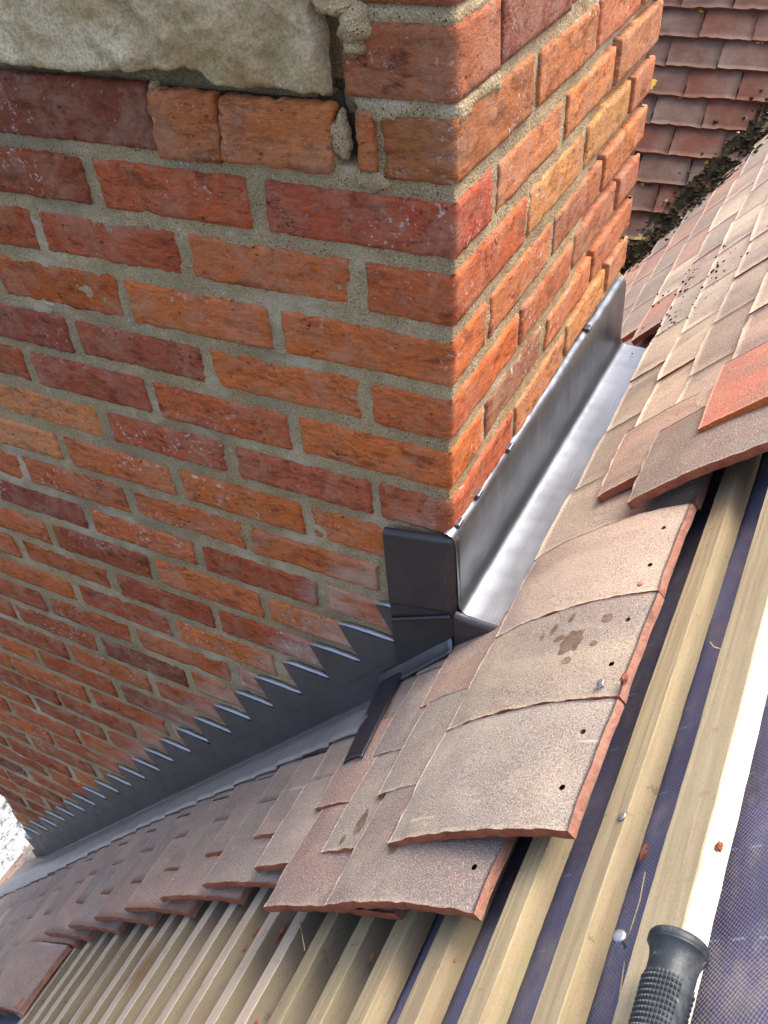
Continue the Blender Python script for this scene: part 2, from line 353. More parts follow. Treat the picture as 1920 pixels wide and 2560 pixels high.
BRICK, MORTAR, STONE = m_brick(), m_mortar(), m_stone()
TILE = m_tile(); TEDGE = m_tile_edge('tile_side', (0.30, 0.085, 0.045), (0.42, 0.15, 0.08)); TRED = m_tile_edge('tile_head_edge', (0.27, 0.12, 0.085), (0.36, 0.19, 0.14))
OLDT = m_oldtile(); OLDE = m_tile_edge('old_tile_side', (0.10, 0.05, 0.04), (0.16, 0.075, 0.05))
LEADB = m_lead('bright_lead', (0.18, 0.193, 0.215), 0.38, 0.92, 0.10); LEADD = m_lead('dark_lead', (0.125, 0.115, 0.115), 0.48, 0.5, 0.15)
WOOD = m_wood('treated_batten', (0.31, 0.245, 0.140), (0.42, 0.345, 0.215)); WOODP = m_wood('pink_batten', (0.44, 0.355, 0.27), (0.52, 0.435, 0.34), 0.8, 0.6)
WOODS = m_wood('shaded_olive_batten_side', (0.20, 0.168, 0.112), (0.26, 0.222, 0.152), 0.8, 0.7)  # olive batten sides, with shade put into the darker colour
WOODV = m_wood('sunlit_sawn_side', (0.56, 0.50, 0.38), (0.64, 0.58, 0.46), 0.8, 0.1)  # fresh sawn side, its sunlit white put into the colour
WOODW = m_wood('fresh_batten', (0.36, 0.29, 0.175), (0.46, 0.385, 0.25), 0.8, 0.25)
FELT = m_felt(); GRIP = m_grip()
ZINC = m_plain('galvanised_steel', (0.50, 0.52, 0.55), (0.34, 0.36, 0.40), 0.42, 90, 0.5, 0.5, 0.8)
CRUMB = m_plain('broken_clay', (0.32, 0.10, 0.05), (0.15, 0.06, 0.04), 0.9, 60, 0.2, 2.0)
STRAW = m_plain('dry_straw', (0.62, 0.50, 0.28), (0.45, 0.34, 0.18), 0.7, 60)
MOSS = m_plain('moss_clump', (0.016, 0.014, 0.010), (0.045, 0.040, 0.022), 1.0, 70, 0.1, 3.0)
MOSSY = m_plain('yellow_lichen', (0.46, 0.33, 0.04), (0.25, 0.22, 0.06), 1.0, 60, 0.1, 2.0)
FLAUNCH = m_plain('pale_mortar', (0.46, 0.42, 0.35), (0.24, 0.21, 0.17), 0.95, 40, 0.15, 4.0)
ROUGHC = m_roughcast()
GROUND = m_plain('grass_and_earth', (0.07, 0.085, 0.03), (0.05, 0.045, 0.03), 1.0, 0.6, 0.1, 30)

# ------------------------------------------------------------------ the chimney stack
LW, DW = 1575.0, 790.0                      # along the slope, along the ridge direction
def path(t, z):
    """point of the stack's outer face at path length t (0 = near corner), and its outward normal"""
    r = 6.0
    ln = 16.0 * sstep(-520, 0, z)
    if t < -LW:  p = Vector((-LW, -LW - t, 0)); n = Vector((-1, 0, 0))
    elif t < -r: p = Vector((t, 0, 0)); n = Vector((0, -1, 0))
    elif t < r:
        a = (t + r) / (2 * r) * math.pi / 2
        p = Vector((-r + r * math.sin(a), r - r * math.cos(a), 0)); n = Vector((math.sin(a), -math.cos(a), 0))
    elif t < DW: p = Vector((0, t, 0)); n = Vector((1, 0, 0))
    else:        p = Vector((-(t - DW), DW, 0)); n = Vector((0, 1, 0))
    p.x += ln * (1.0 if t > 0 else math.exp(t / 160.0)) if -LW < t < DW + 200 else 0
    p.z = z
    return p, n
def ontoleft(px, py):                        # measured photo position -> place on the left face
    v = Matrix(CR) @ Vector(((px - 960) / FPX, -(py - 1280) / FPX, -1)); k = -CAMP.y / v.y; q = CAMP + v * k
    return q.x, q.z

PAL = [(0.58, 0.140, 0.040), (0.54, 0.125, 0.040), (0.60, 0.160, 0.048), (0.52, 0.12, 0.034), (0.46, 0.098, 0.034), (0.40, 0.085, 0.036), (0.54, 0.125, 0.042)]
DARK = [(0.34, 0.078, 0.036), (0.38, 0.095, 0.040), (0.27, 0.070, 0.038)]
BV, BF, BC = [], [], []
def brick(t0, t1, z0, z1, tint, rough=1.0, proud=0.0, top=None, step=5.0, slant=0.0):
    nu = max(4, int((t1 - t0) / step)); nv = max(5, int((z1 - z0) / step)); sd_ = R.uniform(0, 900); er = 2.6 * rough
    U = [i / nu for i in range(nu + 1)]; Vv = [j / nv for j in range(nv + 1)]
    # outer skirt ring + inner grid
    idx = {}
    base = len(BV)
    rr = R.uniform(1.1, 2.4) * (0.6 + 0.4 * rough)
    for j in range(-1, nv + 2):
        for i in range(-1, nu + 2):
            u = min(1, max(0, i / nu)); v = min(1, max(0, j / nv)); skirt = i < 0 or j < 0 or i > nu or j > nv
            t = t0 + (t1 - t0) * u; z = z0 + (z1 - z0) * v; t += slant * (v - 0.5)
            # rounded plan of the corners of the brick face
            du = min(t - t0, t1 - t) if t1 - t0 > 0 else 0; dz = min(z - z0, z1 - z)
            e = min(u * (t1 - t0), (1 - u) * (t1 - t0)); f = min(v * (z1 - z0), (1 - v) * (z1 - z0))
            edge = 1 - min(1, e / 8.0); edgez = 1 - min(1, f / 8.0)
            cr = 2.2 * rough
            if e < cr and f < cr:
                a = cr - e; b_ = cr - f; L = math.hypot(a, b_)
                if L > cr:
                    k = cr / L
                    t += (1 if u < 0.5 else -1) * (a - a * k); z += (1 if v < 0.5 else -1) * (b_ - b_ * k)
            if edge > 0: t += (1 if u < 0.5 else -1) * edge * (er * 0.3 + er * 0.9 * fr((z * 1.0, t * 0.3, sd_), 0.10, 0, 4))
            if edgez > 0: z += (1 if v < 0.5 else -1) * edgez * (er * 0.3 + er * 0.75 * fr((t * 1.0, z * 0.3, sd_ + 50), 0.09, 0, 4))
            d = min(e, f)
            dep = proud
            if d < rr: dep -= rr * (1 - math.sqrt(max(0, 1 - (1 - d / rr) ** 2)))
            dep += rough * (1.5 * fr((t, z, sd_), 0.020, 0, 3) + 0.9 * fr((t * 0.8 + z * .5, z * 1.6, sd_), 0.09, 5, 3))
            if skirt: dep = proud - 16.0
            p, n = path(t, z)
            gl = 0.0
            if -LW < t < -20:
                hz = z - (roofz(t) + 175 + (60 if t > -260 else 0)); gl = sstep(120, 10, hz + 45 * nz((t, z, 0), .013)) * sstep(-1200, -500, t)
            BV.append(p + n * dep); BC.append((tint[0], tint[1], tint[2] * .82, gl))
            idx[(i, j)] = len(BV) - 1
    for j in range(-1, nv + 1):
        for i in range(-1, nu + 1):
            BF.append((idx[(i, j)], idx[(i + 1, j)], idx[(i + 1, j + 1)], idx[(i, j + 1)]))
SP = {}                                       # bricks whose colour the photo fixes: (course, nth from corner to the left)
SP[(1, 0)] = (0.40, 0.135, 0.05); SP[(2, 0)] = (0.40, 0.095, 0.05); SP[(2, 1)] = (0.43, 0.115, 0.048); SP[(3, 1)] = (0.50, 0.15, 0.05)
SP[(3, 0)] = (0.44, 0.13, 0.052); SP[(3, 2)] = (0.40, 0.105, 0.048); SP[(4, 0)] = (0.52, 0.165, 0.055); SP[(4, 1)] = (0.52, 0.165, 0.055)
SP[(5, 0)] = (0.50, 0.15, 0.05); SP[(5, 1)] = (0.55, 0.17, 0.052); SP[(5, 2)] = (0.34, 0.10, 0.055); SP[(5, 3)] = (0.28, 0.08, 0.05)
SP[(6, 0)] = (0.55, 0.175, 0.055); SP[(6, 1)] = (0.47, 0.13, 0.05); SP[(6, 2)] = (0.36, 0.10, 0.055); SP[(7, 0)] = (0.42, 0.12, 0.055)
SP[(7, 1)] = (0.42, 0.125, 0.07); SP[(7, 2)] = (0.42, 0.115, 0.055); SP[(8, 2)] = (0.52, 0.165, 0.06); SP[(8, 3)] = (0.60, 0.26, 0.11)
SP[(9, 3)] = (0.44, 0.135, 0.055); SP[(7, 3)] = (0.58, 0.23, 0.09); SP[(9, 2)] = (0.50, 0.15, 0.05); SP[(10, 3)] = (0.26, 0.065, 0.045)
SP[(10, 2)] = (0.50, 0.15, 0.055); SP[(11, 2)] = (0.54, 0.17, 0.06); SP[(11, 4)] = (0.5, 0.15, 0.05)
# right face: (course, nth to the right of the corner brick)
SR = {(2, 1): (0.60, 0.22, 0.10), (3, 1): (0.62, 0.27, 0.11), (1, 1): (0.52, 0.18, 0.08), (6, 1): (0.36, 0.15, 0.09), (5, 1): (0.50, 0.16, 0.075),
      (7, 2): (0.62, 0.27, 0.11), (4, 2): (0.44, 0.16, 0.09), (5, 2): (0.44, 0.16, 0.09)}
def pick(k, t):
    x = R.random()
    low = sstep(-1100, -2100, -75 * k)
    if x < 0.10 + 0.38 * low: c = R.choice(DARK)
    else: c = R.choice(PAL)
    f = R.uniform(0.86, 1.12); return tuple(q * f for q in c)
def light(c): return tuple(min(0.8, q * 1.05) for q in c)
for k in range(-3, 38):
    zb = -75.0 * k; zt = zb + 57.0
    odd = k % 2 != 0
    lo, hi = (-97.0, 209.0) if odd else (-209.0, 97.0)
    tz = zb + R.uniform(-1.5, 1.5)
    # the corner brick
    new = k <= 0
    if zt > roofz(0) - 40:
        if k == 1: pass
        elif new:
            b0 = -100.0 if not odd else -86.0
            brick(b0, hi + (6 if k == 0 else 0), zb - (2 if k == 0 else 0), zt + 4, (0.42, 0.135, 0.07) if k == 0 else (0.40, 0.12, 0.065), 0.28, 4.0)
        else:
            c = tuple(q * g_ for q, g_ in zip(SP[(k, 0)], (1.2, 1.0, 1.0))) if (k, 0) in SP else pick(k, 0)
            brick(lo + R.uniform(-3, 3), hi + R.uniform(-4, 4), tz, zt + R.uniform(-2, 2), c, 1.0, R.uniform(-1, 1.5))
    # to the left
    t1 = lo - 17; n = 1
    while t1 > -LW - 420 and k > 1:
        t0 = max(t1 - 209, -LW - 500)
        if t1 > -LW + 30 and t0 < -LW: t0 = -LW - (97 if odd else 209)
        if zt > roofz(max(min((t0 + t1) / 2, 0), -LW) + 105) - 60:
            c = tuple(q * g_ for q, g_ in zip(SP[(k, n)], (1.2, 1.0, 1.0))) if (k, n) in SP else pick(k, t0)
            j = 4 if n < 4 else 7
            brick(t0 + R.uniform(-j, j), t1 + R.uniform(-j, j) * .6, tz + R.uniform(-1.5, 1.5), zt + R.uniform(-2, 2), c, 1.0 if n < 6 else 1.15, R.uniform(-1.5, 2.5),
                  step=5.0 if n < 4 and k < 14 else 8.5, slant=R.uniform(-3, 3))
        t1 = t0 - 17; n += 1
    # to the right
    t0 = hi + 15; n = 1
    while t0 < DW + 260:
        t1 = t0 + 209
        if t0 < DW - 30 and t1 > DW - 60: t1 = DW + (97 if odd else 209)
        if zt > -700:
            c = SR.get((k, n)) or tuple(q * R.uniform(.85, 1.1) for q in R.choice([(0.60, 0.21, 0.10), (0.56, 0.19, 0.09), (0.50, 0.175, 0.095), (0.62, 0.24, 0.11)]))
            if k <= 0 and n == 1: c = (0.27, 0.085, 0.06)
            brick(t0 + R.uniform(-4, 4), t1 + R.uniform(-4, 4), tz + R.uniform(-1.5, 1.5), zt + R.uniform(-3, 3), c, 0.9 if k > 0 or n > 1 else 0.3,
                  R.uniform(-1, 1.5) + 0.5 * sstep(400, 560, t0) + (2 if k <= 0 and n == 1 else 0), slant=R.uniform(-2, 2))
        t0 = t1 + 15; n += 1
# the worn course under the stone, traced: a dark brick, a cracked orange one, a sliver, the corner brick
def X1(px, py): return ontoleft(px * .5787, py * .5787)
xa, za = X1(-60, 480); xb, _ = X1(645, 500); _, zt1 = X1(350, 350); _, zb1 = X1(350, 615)
brick(xa, xb, zb1, zt1 + 2, (0.25, 0.066, 0.042), 1.1, 2.0)
brick(xa - 226, xa - 16, zb1, zt1 + 4, (0.24, 0.07, 0.045), 1.1, 0.0)
brick(xa - 452, xa - 242, zb1, zt1 + 4, (0.36, 0.085, 0.04), 1.1, 0.0)
xa, za = X1(690, 660); xb, _ = X1(965, 660); _, zt1 = X1(800, 385); _, zb1 = X1(800, 690)
brick(xa, xb, zb1, zt1, (0.50, 0.155, 0.06), 1.5, 7.0, slant=6)
xc, _ = X1(975, 700); xd, _ = X1(1428, 700); _, zt1 = X1(1250, 430); _, zb1 = X1(1250, 730)
brick(xc, xd, zb1, zt1, (0.56, 0.17, 0.06), 1.6, 8.0, slant=8)
xa, _ = X1(1513, 620); xb, _ = X1(1585, 620); _, zt1 = X1(1550, 470); _, zb1 = X1(1550, 735)
brick(xa, xb, zb1, zt1, (0.54, 0.16, 0.06), 0.8, 5.0, step=3.5)
xa, _ = X1(1612, 620); _, zt1 = X1(1700, 500); _, zb1 = X1(1700, 700)
brick(xa, 209, -76, -14, SP[(1, 0)], 1.2, 1.5)

stack = thing('brick_chimney', 'large weathered orange brick chimney stack rising through the tiled roof beside lead flashing', 'chimney', (-LW / 2, DW / 2, roofz(-LW / 2)))
def part(name, V, F, mats, **kw):
    par = kw.pop('parent', stack)
    o = mk(name, V, F, mats, origin=tuple(par.location / S), **kw)
    o.parent = par; o.location = (0, 0, 0); return o
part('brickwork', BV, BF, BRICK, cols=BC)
# mortar: a recessed, lumpy sheet behind the bricks
MV, MF, MC = [], [], []
ts = []
t = -LW - 300
while t <= DW + 300:
    ts.append(t); t += 5.0 if -520 < t < 300 else (8.0 if -1000 < t < DW else 16.0)
zs = []
z = 270.0
while z > -3000: zs.append(z); z -= 5.0 if z > -900 else 9.0
ids = {}
for zi, z in enumerate(zs):
    for ti, t in enumerate(ts):
        xx = max(min(t, 0), -LW)
        if z < roofz(xx) - 90: continue
        p, n = path(t, z)
        d = -2.9 + 1.8 * fr((t, z, 3), 0.03, 0, 3) + 1.2 * fr((t, z, 9), 0.12, 4, 2)
        d -= 10.0 * sstep(420, 560, t) * sstep(-560, -500, z)
        sct = 1.0
        # eroded, sooty bed under the stone and the open joint beside the sliver
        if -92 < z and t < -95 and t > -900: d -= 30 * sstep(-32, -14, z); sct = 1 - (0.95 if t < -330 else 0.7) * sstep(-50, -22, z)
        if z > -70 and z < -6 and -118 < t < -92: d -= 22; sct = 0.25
        if -150 < t < 110 and abs(z + 10 + 2 * math.sin(t * .07)) < 9: d += 5
        if -150 < t < 110 and abs(z - 64) < 9: d += 5
        MV.append(p + n * d); MC.append((sct, sct, sct, 1)); ids[(ti, zi)] = len(MV) - 1
for zi in range(len(zs) - 1):
    for ti in range(len(ts) - 1):
        q = [ids.get(c) for c in ((ti, zi), (ti, zi + 1), (ti + 1, zi + 1), (ti + 1, zi))]
        if None not in q: MF.append(tuple(q))
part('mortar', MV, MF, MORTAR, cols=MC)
# solid core
c0, c1 = Vector((-LW + 30, 30, -3200)), Vector((-30, DW - 30, 262))
CV = [(x, y, z) for z in (c0.z, c1.z) for y in (c0.y, c1.y) for x in (c0.x, c1.x)]
part('core', CV, [(0, 1, 3, 2), (4, 6, 7, 5), (0, 4, 5, 1), (2, 3, 7, 6), (0, 2, 6, 4), (1, 5, 7, 3)], MORTAR, smooth=False, cols=[(1, 1, 1, 1)] * 8)
# limestone block set over the worn course
def stone_f(u, v):
    x = -1150 + u * 1040; 
    px = proj((x, -18, 0))[0] / 1.15734
    bot = -2 + 3 * math.sin(x * .011)                       # underside line, traced
    if px < 400: bot = 8 + 5 * math.sin(x * 0.02) - 0.02 * (400 - px)
    else: bot = 8 - 12 * sstep(400, 470, px) - 3 * sstep(600, 780, px)
    xr = x
    e = min(u * 1040, (1 - u) * 1040); z = bot + v * (280 - bot)
    f = v * (280 - bot)
    dep = 19.0 + 9 * fr((x, z, 2), 0.008, 3, 4) + 4 * fr((x, z, 2), 0.035, 8, 5)
    wear = sstep(-420, -330, x + 20 * nz((x, z, 0), .02))
    dep += wear * (15 * fr((x, z, 5), 0.020, 1, 5) - 4)
    r = 12.0
    dd = min(e, f)
    if dd < r: dep -= (r * 1.0) * (1 - math.sqrt(max(0, 1 - (1 - dd / r) ** 2)))
    if u > 0.97: xr += 6 * fr((0, z, 7), 0.03)
    z2 = z + (4.0 * fr((x, 0, 7), 0.025, 2, 4) if v < 0.1 else 0)
    if v == 0: dep = -34
    if u == 1 or u == 0: dep = -6
    return (xr, -dep, z2)
V, F = grid(230, 66, stone_f)
part('stone_block', V, F, STONE)
# smears of mortar over the joints at the stone's right end
def blob(cx, cz, rx, rz, dep, seed, yy=0):
    V, F = [], []
    n, mr = 28, 7
    for j in range(mr + 1):
        q = j / mr
        for i in range(n):
            a = 2 * math.pi * i / n; rr_ = 1 + 0.35 * fr((math.cos(a) * 2, math.sin(a) * 2, seed), 0.8, 0, 3)
            x = cx + rx * q * rr_ * math.cos(a); z = cz + rz * q * rr_ * math.sin(a)
            V.append((x, yy - dep * (1 - q ** 2.5) - 1.3 * fr((x, z, seed), .12) + (6 if j == mr else 0), z))
    for j in range(mr):
        for i in range(n): F.append((j * n + i, j * n + (i + 1) % n, (j + 1) * n + (i + 1) % n, (j + 1) * n + i))
    return V, F
L = []
for (px, py, rx, rz, dp) in ((768, 45, 16, 20, 22), (735, 8, 26, 10, 24), (338, 235, 9, 26, 7), (735, 300, 11, 22, 5), (800, 390, 20, 12, 3.5), (770, 95, 12, 10, 18)):
    x, z = ontoleft(px * 1.15734, py * 1.15734)
    V, F = blob(x, z, rx, rz, dp, px * .1); part('mortar_smear', V, F, MORTAR, cols=[(1.05, 1.05, 1.05, 1)] * len(V))

# ------------------------------------------------------------------ roof tiles
GA = 88.0; TL = 256.0; TT = 11.0; H_T = 18.0; H_H = -18.0
def tail(i): return 278.0 - GA * i
tilt = math.atan2(H_T - H_H, TL)
def tile_geo(W, seed, fine=False, rough=1.0, camber=6.5, chips=1.0):
    """x from tail (0) to head (TL), y across, z up; top sheet, sides and underside"""
    nx, ny = (52, 30) if fine else (20, 8)
    top = {}; V = []; F = []; M = []
    def pos(i, j, und):
        u = i / nx; v = j / ny
        x = u * TL; y = (v - 0.5) * W
        e = 1.1 * chips
        if i == 0: x += e * 1.5 * (fr((y, 0, seed), 0.05, 1, 3) + 0.2)
        if i == nx: x -= e * 0.5 * (fr((y, 9, seed), 0.03, 1, 3) + 0.2)
        if j == 0: y += e * 1.2 * fr((x, 3, seed), 0.05, 1, 4)
        if j == ny: y -= e * 1.2 * fr((x, 6, seed), 0.05, 1, 4)
        z = camber * (1 - (2 * u - 1) ** 2) + 1.6 * (1 - (2 * v - 1) ** 2)
        z += rough * (0.9 * fr((x, y, seed), 0.012, 0, 3))
        if und: z -= TT + 0.5 * nz((x, y, seed), .05)
        return (x, y, z)
    for i in range(nx + 1):
        for j in range(ny + 1): V.append(pos(i, j, False))
    n0 = len(V)
    # a small arris inside the rim so the edge catches light
    for i in range(nx + 1):
        for j in range(ny + 1): V.append(pos(i, j, True))
    W1 = ny + 1
    for i in range(nx):
        for j in range(ny):
            a = i * W1 + j; F.append((a, a + W1, a + W1 + 1, a + 1)); M.append(0)
            F.append((n0 + a, n0 + a + 1, n0 + a + W1 + 1, n0 + a + W1)); M.append(1)
    rim = [(i, 0) for i in range(nx)] + [(nx, j) for j in range(ny)] + [(i, ny) for i in range(nx, 0, -1)] + [(0, j) for j in range(ny, 0, -1)]
    K = 3 if fine else 1
    rings = []
    for q in range(K + 1):
        ring = []
        for (i, j) in rim:
            a, b_ = Vector(pos(i, j, False)), Vector(pos(i, j, True))
            if q == 0: ring.append(i * W1 + j)
            elif q == K: ring.append(n0 + i * W1 + j)
            else:
                p = a.lerp(b_, q / K)
                out = Vector((-1 if i == 0 else (1 if i == nx else 0), -1 if j == 0 else (1 if j == ny else 0), 0))
                p += out * (0.5 + 0.9 * fr(p, 0.12, seed, 3)); V.append(tuple(p)); ring.append(len(V) - 1)
        rings.append(ring)
    n = len(rim)
    for q in range(K):
        for a in range(n):
            b_ = (a + 1) % n
            F.append((rings[q][a], rings[q][b_], rings[q + 1][b_], rings[q + 1][a])); M.append(2 if nx <= a < nx + ny else 1)
    return V, F, M
def tile_mesh(name, W, seed, mats, **kw):
    V, F, M = tile_geo(W, seed, **kw)
    me = bpy.data.meshes.new(name); me.from_pydata([(a * S, b_ * S, c * S) for a, b_, c in V], [], F)
    for q in mats: me.materials.append(q)
    me.polygons.foreach_set('material_index', M)
    me.polygons.foreach_set('use_smooth', [mm_ == 0 for mm_ in M]); me.update(); return me
def tile_matrix(frame, p, rotz=0.0, tl=tilt, roll=0.0):
    """frame columns: up-slope, across, normal; p = tail centre, top surface"""
    r = frame @ Matrix.Rotation(rotz, 3, 'Z') @ Matrix.Rotation(tl, 3, 'Y') @ Matrix.Rotation(roll, 3, 'X')
    mm = r.to_4x4(); mm.translation = Vector(p) * S; return mm
PLAIN = [tile_mesh('plain_tile', 146, 11.3 * q, [TILE, TEDGE, TRED], chips=1.4) for q in range(7)]
TC = {'taupe': (0.29, 0.215, 0.175), 'sandy': (0.45, 0.365, 0.265), 'pinkish': (0.42, 0.24, 0.175), 'grey': (0.235, 0.205, 0.185), 'rosy': (0.37, 0.19, 0.145),
      'buff': (0.50, 0.41, 0.30), 'brown': (0.26, 0.165, 0.125)}
GMAIN = 'plain clay tiles on the main roof slope'
def cut_holes(me, holes):
    """real nail holes through a tile"""
    o = bpy.data.objects.new('work', me); COL.objects.link(o)
    V, F = merge([tube([(x, y, -40), (x, y, 40)], 3.1, 14) for x, y in holes])
    c = bpy.data.objects.new('cutter', bpy.data.meshes.new('cutter')); c.data.from_pydata([tuple(Vector(v) * S) for v in V], [], F); COL.objects.link(c)
    c.data.materials.append(OLDE)
    for q in range(4): me.materials.append(OLDE) if len(me.materials) < 4 else None
    md = o.modifiers.new('b', 'BOOLEAN'); md.object = c; md.operation = 'DIFFERENCE'; md.solver = 'EXACT'
    dg = bpy.context.evaluated_depsgraph_get()
    nm = bpy.data.meshes.new_from_object(o.evaluated_get(dg)); bpy.data.objects.remove(o); bpy.data.objects.remove(c)
    return nm
def put_tile(me, frame, p, rotz, colour, label, group, sy=1.0, tl=tilt, roll=0.0, name='clay_tile', cat='roof tile'):
    o = bpy.data.objects.new(name, me); COL.objects.link(o)
    o.matrix_world = tile_matrix(frame, p, rotz, tl, roll) @ Matrix.Diagonal((1, sy, 1, 1))
    f = R.uniform(0.88, 1.12); o.color = (*(min(1, q * f) for q in colour), 1)
    return tag(o, label, cat, group)
special = {}
def fine_tile(i, y0, y1, colour, label, seed, rotd=0.0, ds=0.0, mats=None, holes=True, camber=7.5, dh=0.0, sx=1.0):
    W = y1 - y0 - 2
    me = tile_mesh('plain_tile', W, seed, mats or [TILE, TEDGE, TRED], fine=True, rough=1.3, camber=camber, chips=1.5)
    if holes: me = cut_holes(me, [(TL - 22, -W * 0.21), (TL - 24, W * 0.22)])
    o = put_tile(me, RM, rp(tail(i) + ds, (y0 + y1) / 2, H_T + dh), math.radians(rotd), colour, label, GMAIN)
    o.matrix_world = o.matrix_world @ Matrix.Diagonal((sx, 1, 1, 1))
    return o
STB = m_tile([(165, 12, 17, 0.9), (146, 22, 9, 1.4), (172, -18, 7, 1.2), (200, 2, 6, 1.2), (150, 52, 5, 0.6), (128, 40, 5, 0.5), (112, 33, 3.5, 0.5), (205, 40, 7, 1.0)])
STD = m_tile([(96, -6, 8, 0.55), (84, 8, 8, 0.5), (120, 32, 5, 0.6)])
fine_tile(0, -64, 90, (0.43, 0.33, 0.25), 'sandy plain tile with a pinkish nail head, touching the orange tile overhead', 3.0, ds=18, dh=9, camber=12, sx=.94)
fine_tile(0, -214, -64, (0.47, 0.38, 0.27), 'sandy plain tile with a big brown liquid stain, nearest the lead gutter corner', 8.0, mats=[STB, TEDGE, TRED], ds=19, dh=9, camber=12, sx=.94)
oC = fine_tile(0, -364, -214, (0.40, 0.34, 0.27), 'large grey sandy tile with two nail holes, lowest of its butted course of three', 14.0, camber=11, ds=18, dh=9, sx=.94)
fine_tile(1, -424, -278, (0.27, 0.205, 0.18), 'dark grey and plum tile with one nail hole, lying below the big sandy tiles', 21.0, rotd=-1.5, ds=26, dh=4, mats=[STD, TEDGE, TRED], camber=11, sx=.9)
fine_tile(1, -276, -130, (0.33, 0.28, 0.22), 'mottled grey sandy tile half covered by the tile with two nail holes', 26.0, rotd=-0.5, ds=2, dh=3, camber=10, holes=False)
fine_tile(1, -128, 18, (0.40, 0.25, 0.19), 'small visible pinkish corner of tile just below the dark lead corner', 31.0, rotd=-0.5, ds=-24, holes=False)
fine_tile(2, -342, -196, (0.30, 0.25, 0.21), 'grey sandy tile with two oval brown stains, right of the folded lead strip', 36.0, rotd=-1.5, ds=14, holes=False, mats=[m_tile([(60, -38, 9, 0.5), (88, -30, 10, 0.5), (40, -60, 5, 0.6)]), TEDGE, TRED])
fine_tile(2, -194, -48, (0.25, 0.20, 0.175), 'dark mottled tile directly right of the folded dark lead strip', 41.0, rotd=-1, ds=-2, holes=False)
fine_tile(2, -46, 60, (0.26, 0.20, 0.17), 'dark tile tucked under the dark lead corner piece', 44.0, rotd=0, ds=-14, holes=False)
fine_tile(3, -408, -264, (0.285, 0.19, 0.165), 'plum brown tile lying with its curved edge just left of the dark grey tile', 47.0, rotd=-1.5, ds=26, holes=True, camber=9)
fine_tile(3, -262, -116, (0.34, 0.20, 0.165), 'rosy tile left of the folded lead strip end', 52.0, rotd=-1.0, ds=8, holes=False, dh=3)
fine_tile(3, -114, -34, (0.30, 0.23, 0.19), 'tile under the top of the stepped lead beside the folded strip', 56.0, rotd=0.0, holes=False)
near_cols = ['taupe', 'grey', 'rosy', 'taupe', 'brown', 'taupe', 'grey', 'pinkish']
def lowend(i): return (-338 - 0.028 * (-46 - tail(i))) if i % 2 == 0 else (-272 - 0.030 * (-46 - tail(i)))
for i in range(4, 31):
    yl = lowend(i)
    if i >= 17: yl = -528 + (0 if i % 2 else 73)
    y0 = yl; n = 0; row = []
    ymax = 250 if tail(i) + 90 < -2440 else -25
    while y0 < (ymax if tail(i) > -2150 else 900):
        W = 144.0
        row.append((y0, y0 + W)); y0 += W + 1.5
    for n, (a, b_) in enumerate(row):
        cs = tail(i) + 40
        sy_ = 1.0
        if rp(cs, 0, 0).x > -LW:
            if a > -105: continue
            if b_ > -88: sy_ = (-88 - a) / 146; b_ = -88
        if i >= 17 and not any(inview(rp(tail(i) + q, y_, 0), 120) for q in (0, 120, 250) for y_ in (a, b_)): continue
        if i > 26 and rp(cs, 0, 0).z < roofz(-LW) - 600: continue
        cn = R.choice(near_cols) if i < 17 or R.random() < 0.6 else R.choice(['pinkish', 'rosy', 'sandy'])
        lab = '%s plain tile, %s course below the lead corner, %s from the open batten side' % (cn, WORDS[i], WORDS[n + 1])
        nm_ = PLAIN[R.randrange(7)]
        if i < 17 and n == 0:
            me = tile_mesh('plain_tile', 144, 60 + i * 3.1, [TILE, TEDGE, TRED], fine=i < 10, rough=1.3, camber=8.5, chips=1.6)
        else: me = nm_
        if i == 17 and n == 0:
            me = tile_mesh('plain_tile', 144, 120, [TILE, TEDGE, TRED], rough=1.3, camber=5)
            o = put_tile(me, RM, rp(tail(i) - 22, (a + b_) / 2, H_T + 3), 0.0, (0.36, 0.24, 0.19), 'pinkish brown tile with a raised red nib at the bottom left corner of the photo', GMAIN)
            nv_, nf_ = merge([tube([(236, -66, 1), (236, -44, 1)], [7, 6], 6)])
            nb = mk('nib', nv_, nf_, TRED, smooth=False); nb.parent = o; bevel(nb, 1.5)
            continue
        rz = math.radians(-R.uniform(0.6, 1.6)) if i < 17 else math.radians(R.uniform(-1.0, 1.0))
        o = put_tile(me, RM, rp(tail(i) + R.uniform(-5, 5), (a + b_) / 2, H_T + R.uniform(-.6, .6)), rz,
                     tuple(.5 * a_ + .5 * b__ for a_, b__ in zip(TC[cn], (0.50, 0.37, 0.29))), lab, GMAIN, sy=sy_, tl=tilt + R.uniform(-.004, .004), roll=R.uniform(-.008, .008))
# up the slope and along the far side of the gutter
starts = {0: 106, -1: 180, -2: 108, -3: 192, -4: 420, -5: 500, -6: 580, -7: 660, -8: 740, -9: 820, -10: 900}
VX0, VY0 = -60.0, 1590.0                                  # a point on the valley line; it runs at 45 degrees in plan
def beyond_valley(p): return (p.y - VY0) - (p.x - VX0) > 30
UW = 157.0
def upcol(i, y):
    f = sstep(1000, 1500, y)
    if i == -3 and y < 340: return 'red', (0.50, 0.185, 0.12)
    if i == -2 and y < 260: return 'grey', (0.25, 0.20, 0.165)
    x = R.random()
    if x < 0.55: return 'sandy', (0.54, 0.435, 0.325)
    if x < 0.68: return 'pinkish', (0.52, 0.37, 0.285)
    if x < 0.8: return 'buff', (0.56, 0.475, 0.355)
    return 'taupe', (0.42, 0.34, 0.27)
NEWE = m_tile_edge('fresh_orange_side', (0.52, 0.13, 0.035), (0.58, 0.17, 0.05))
REDT = m_tile(); REDT.name = 'red_tile'
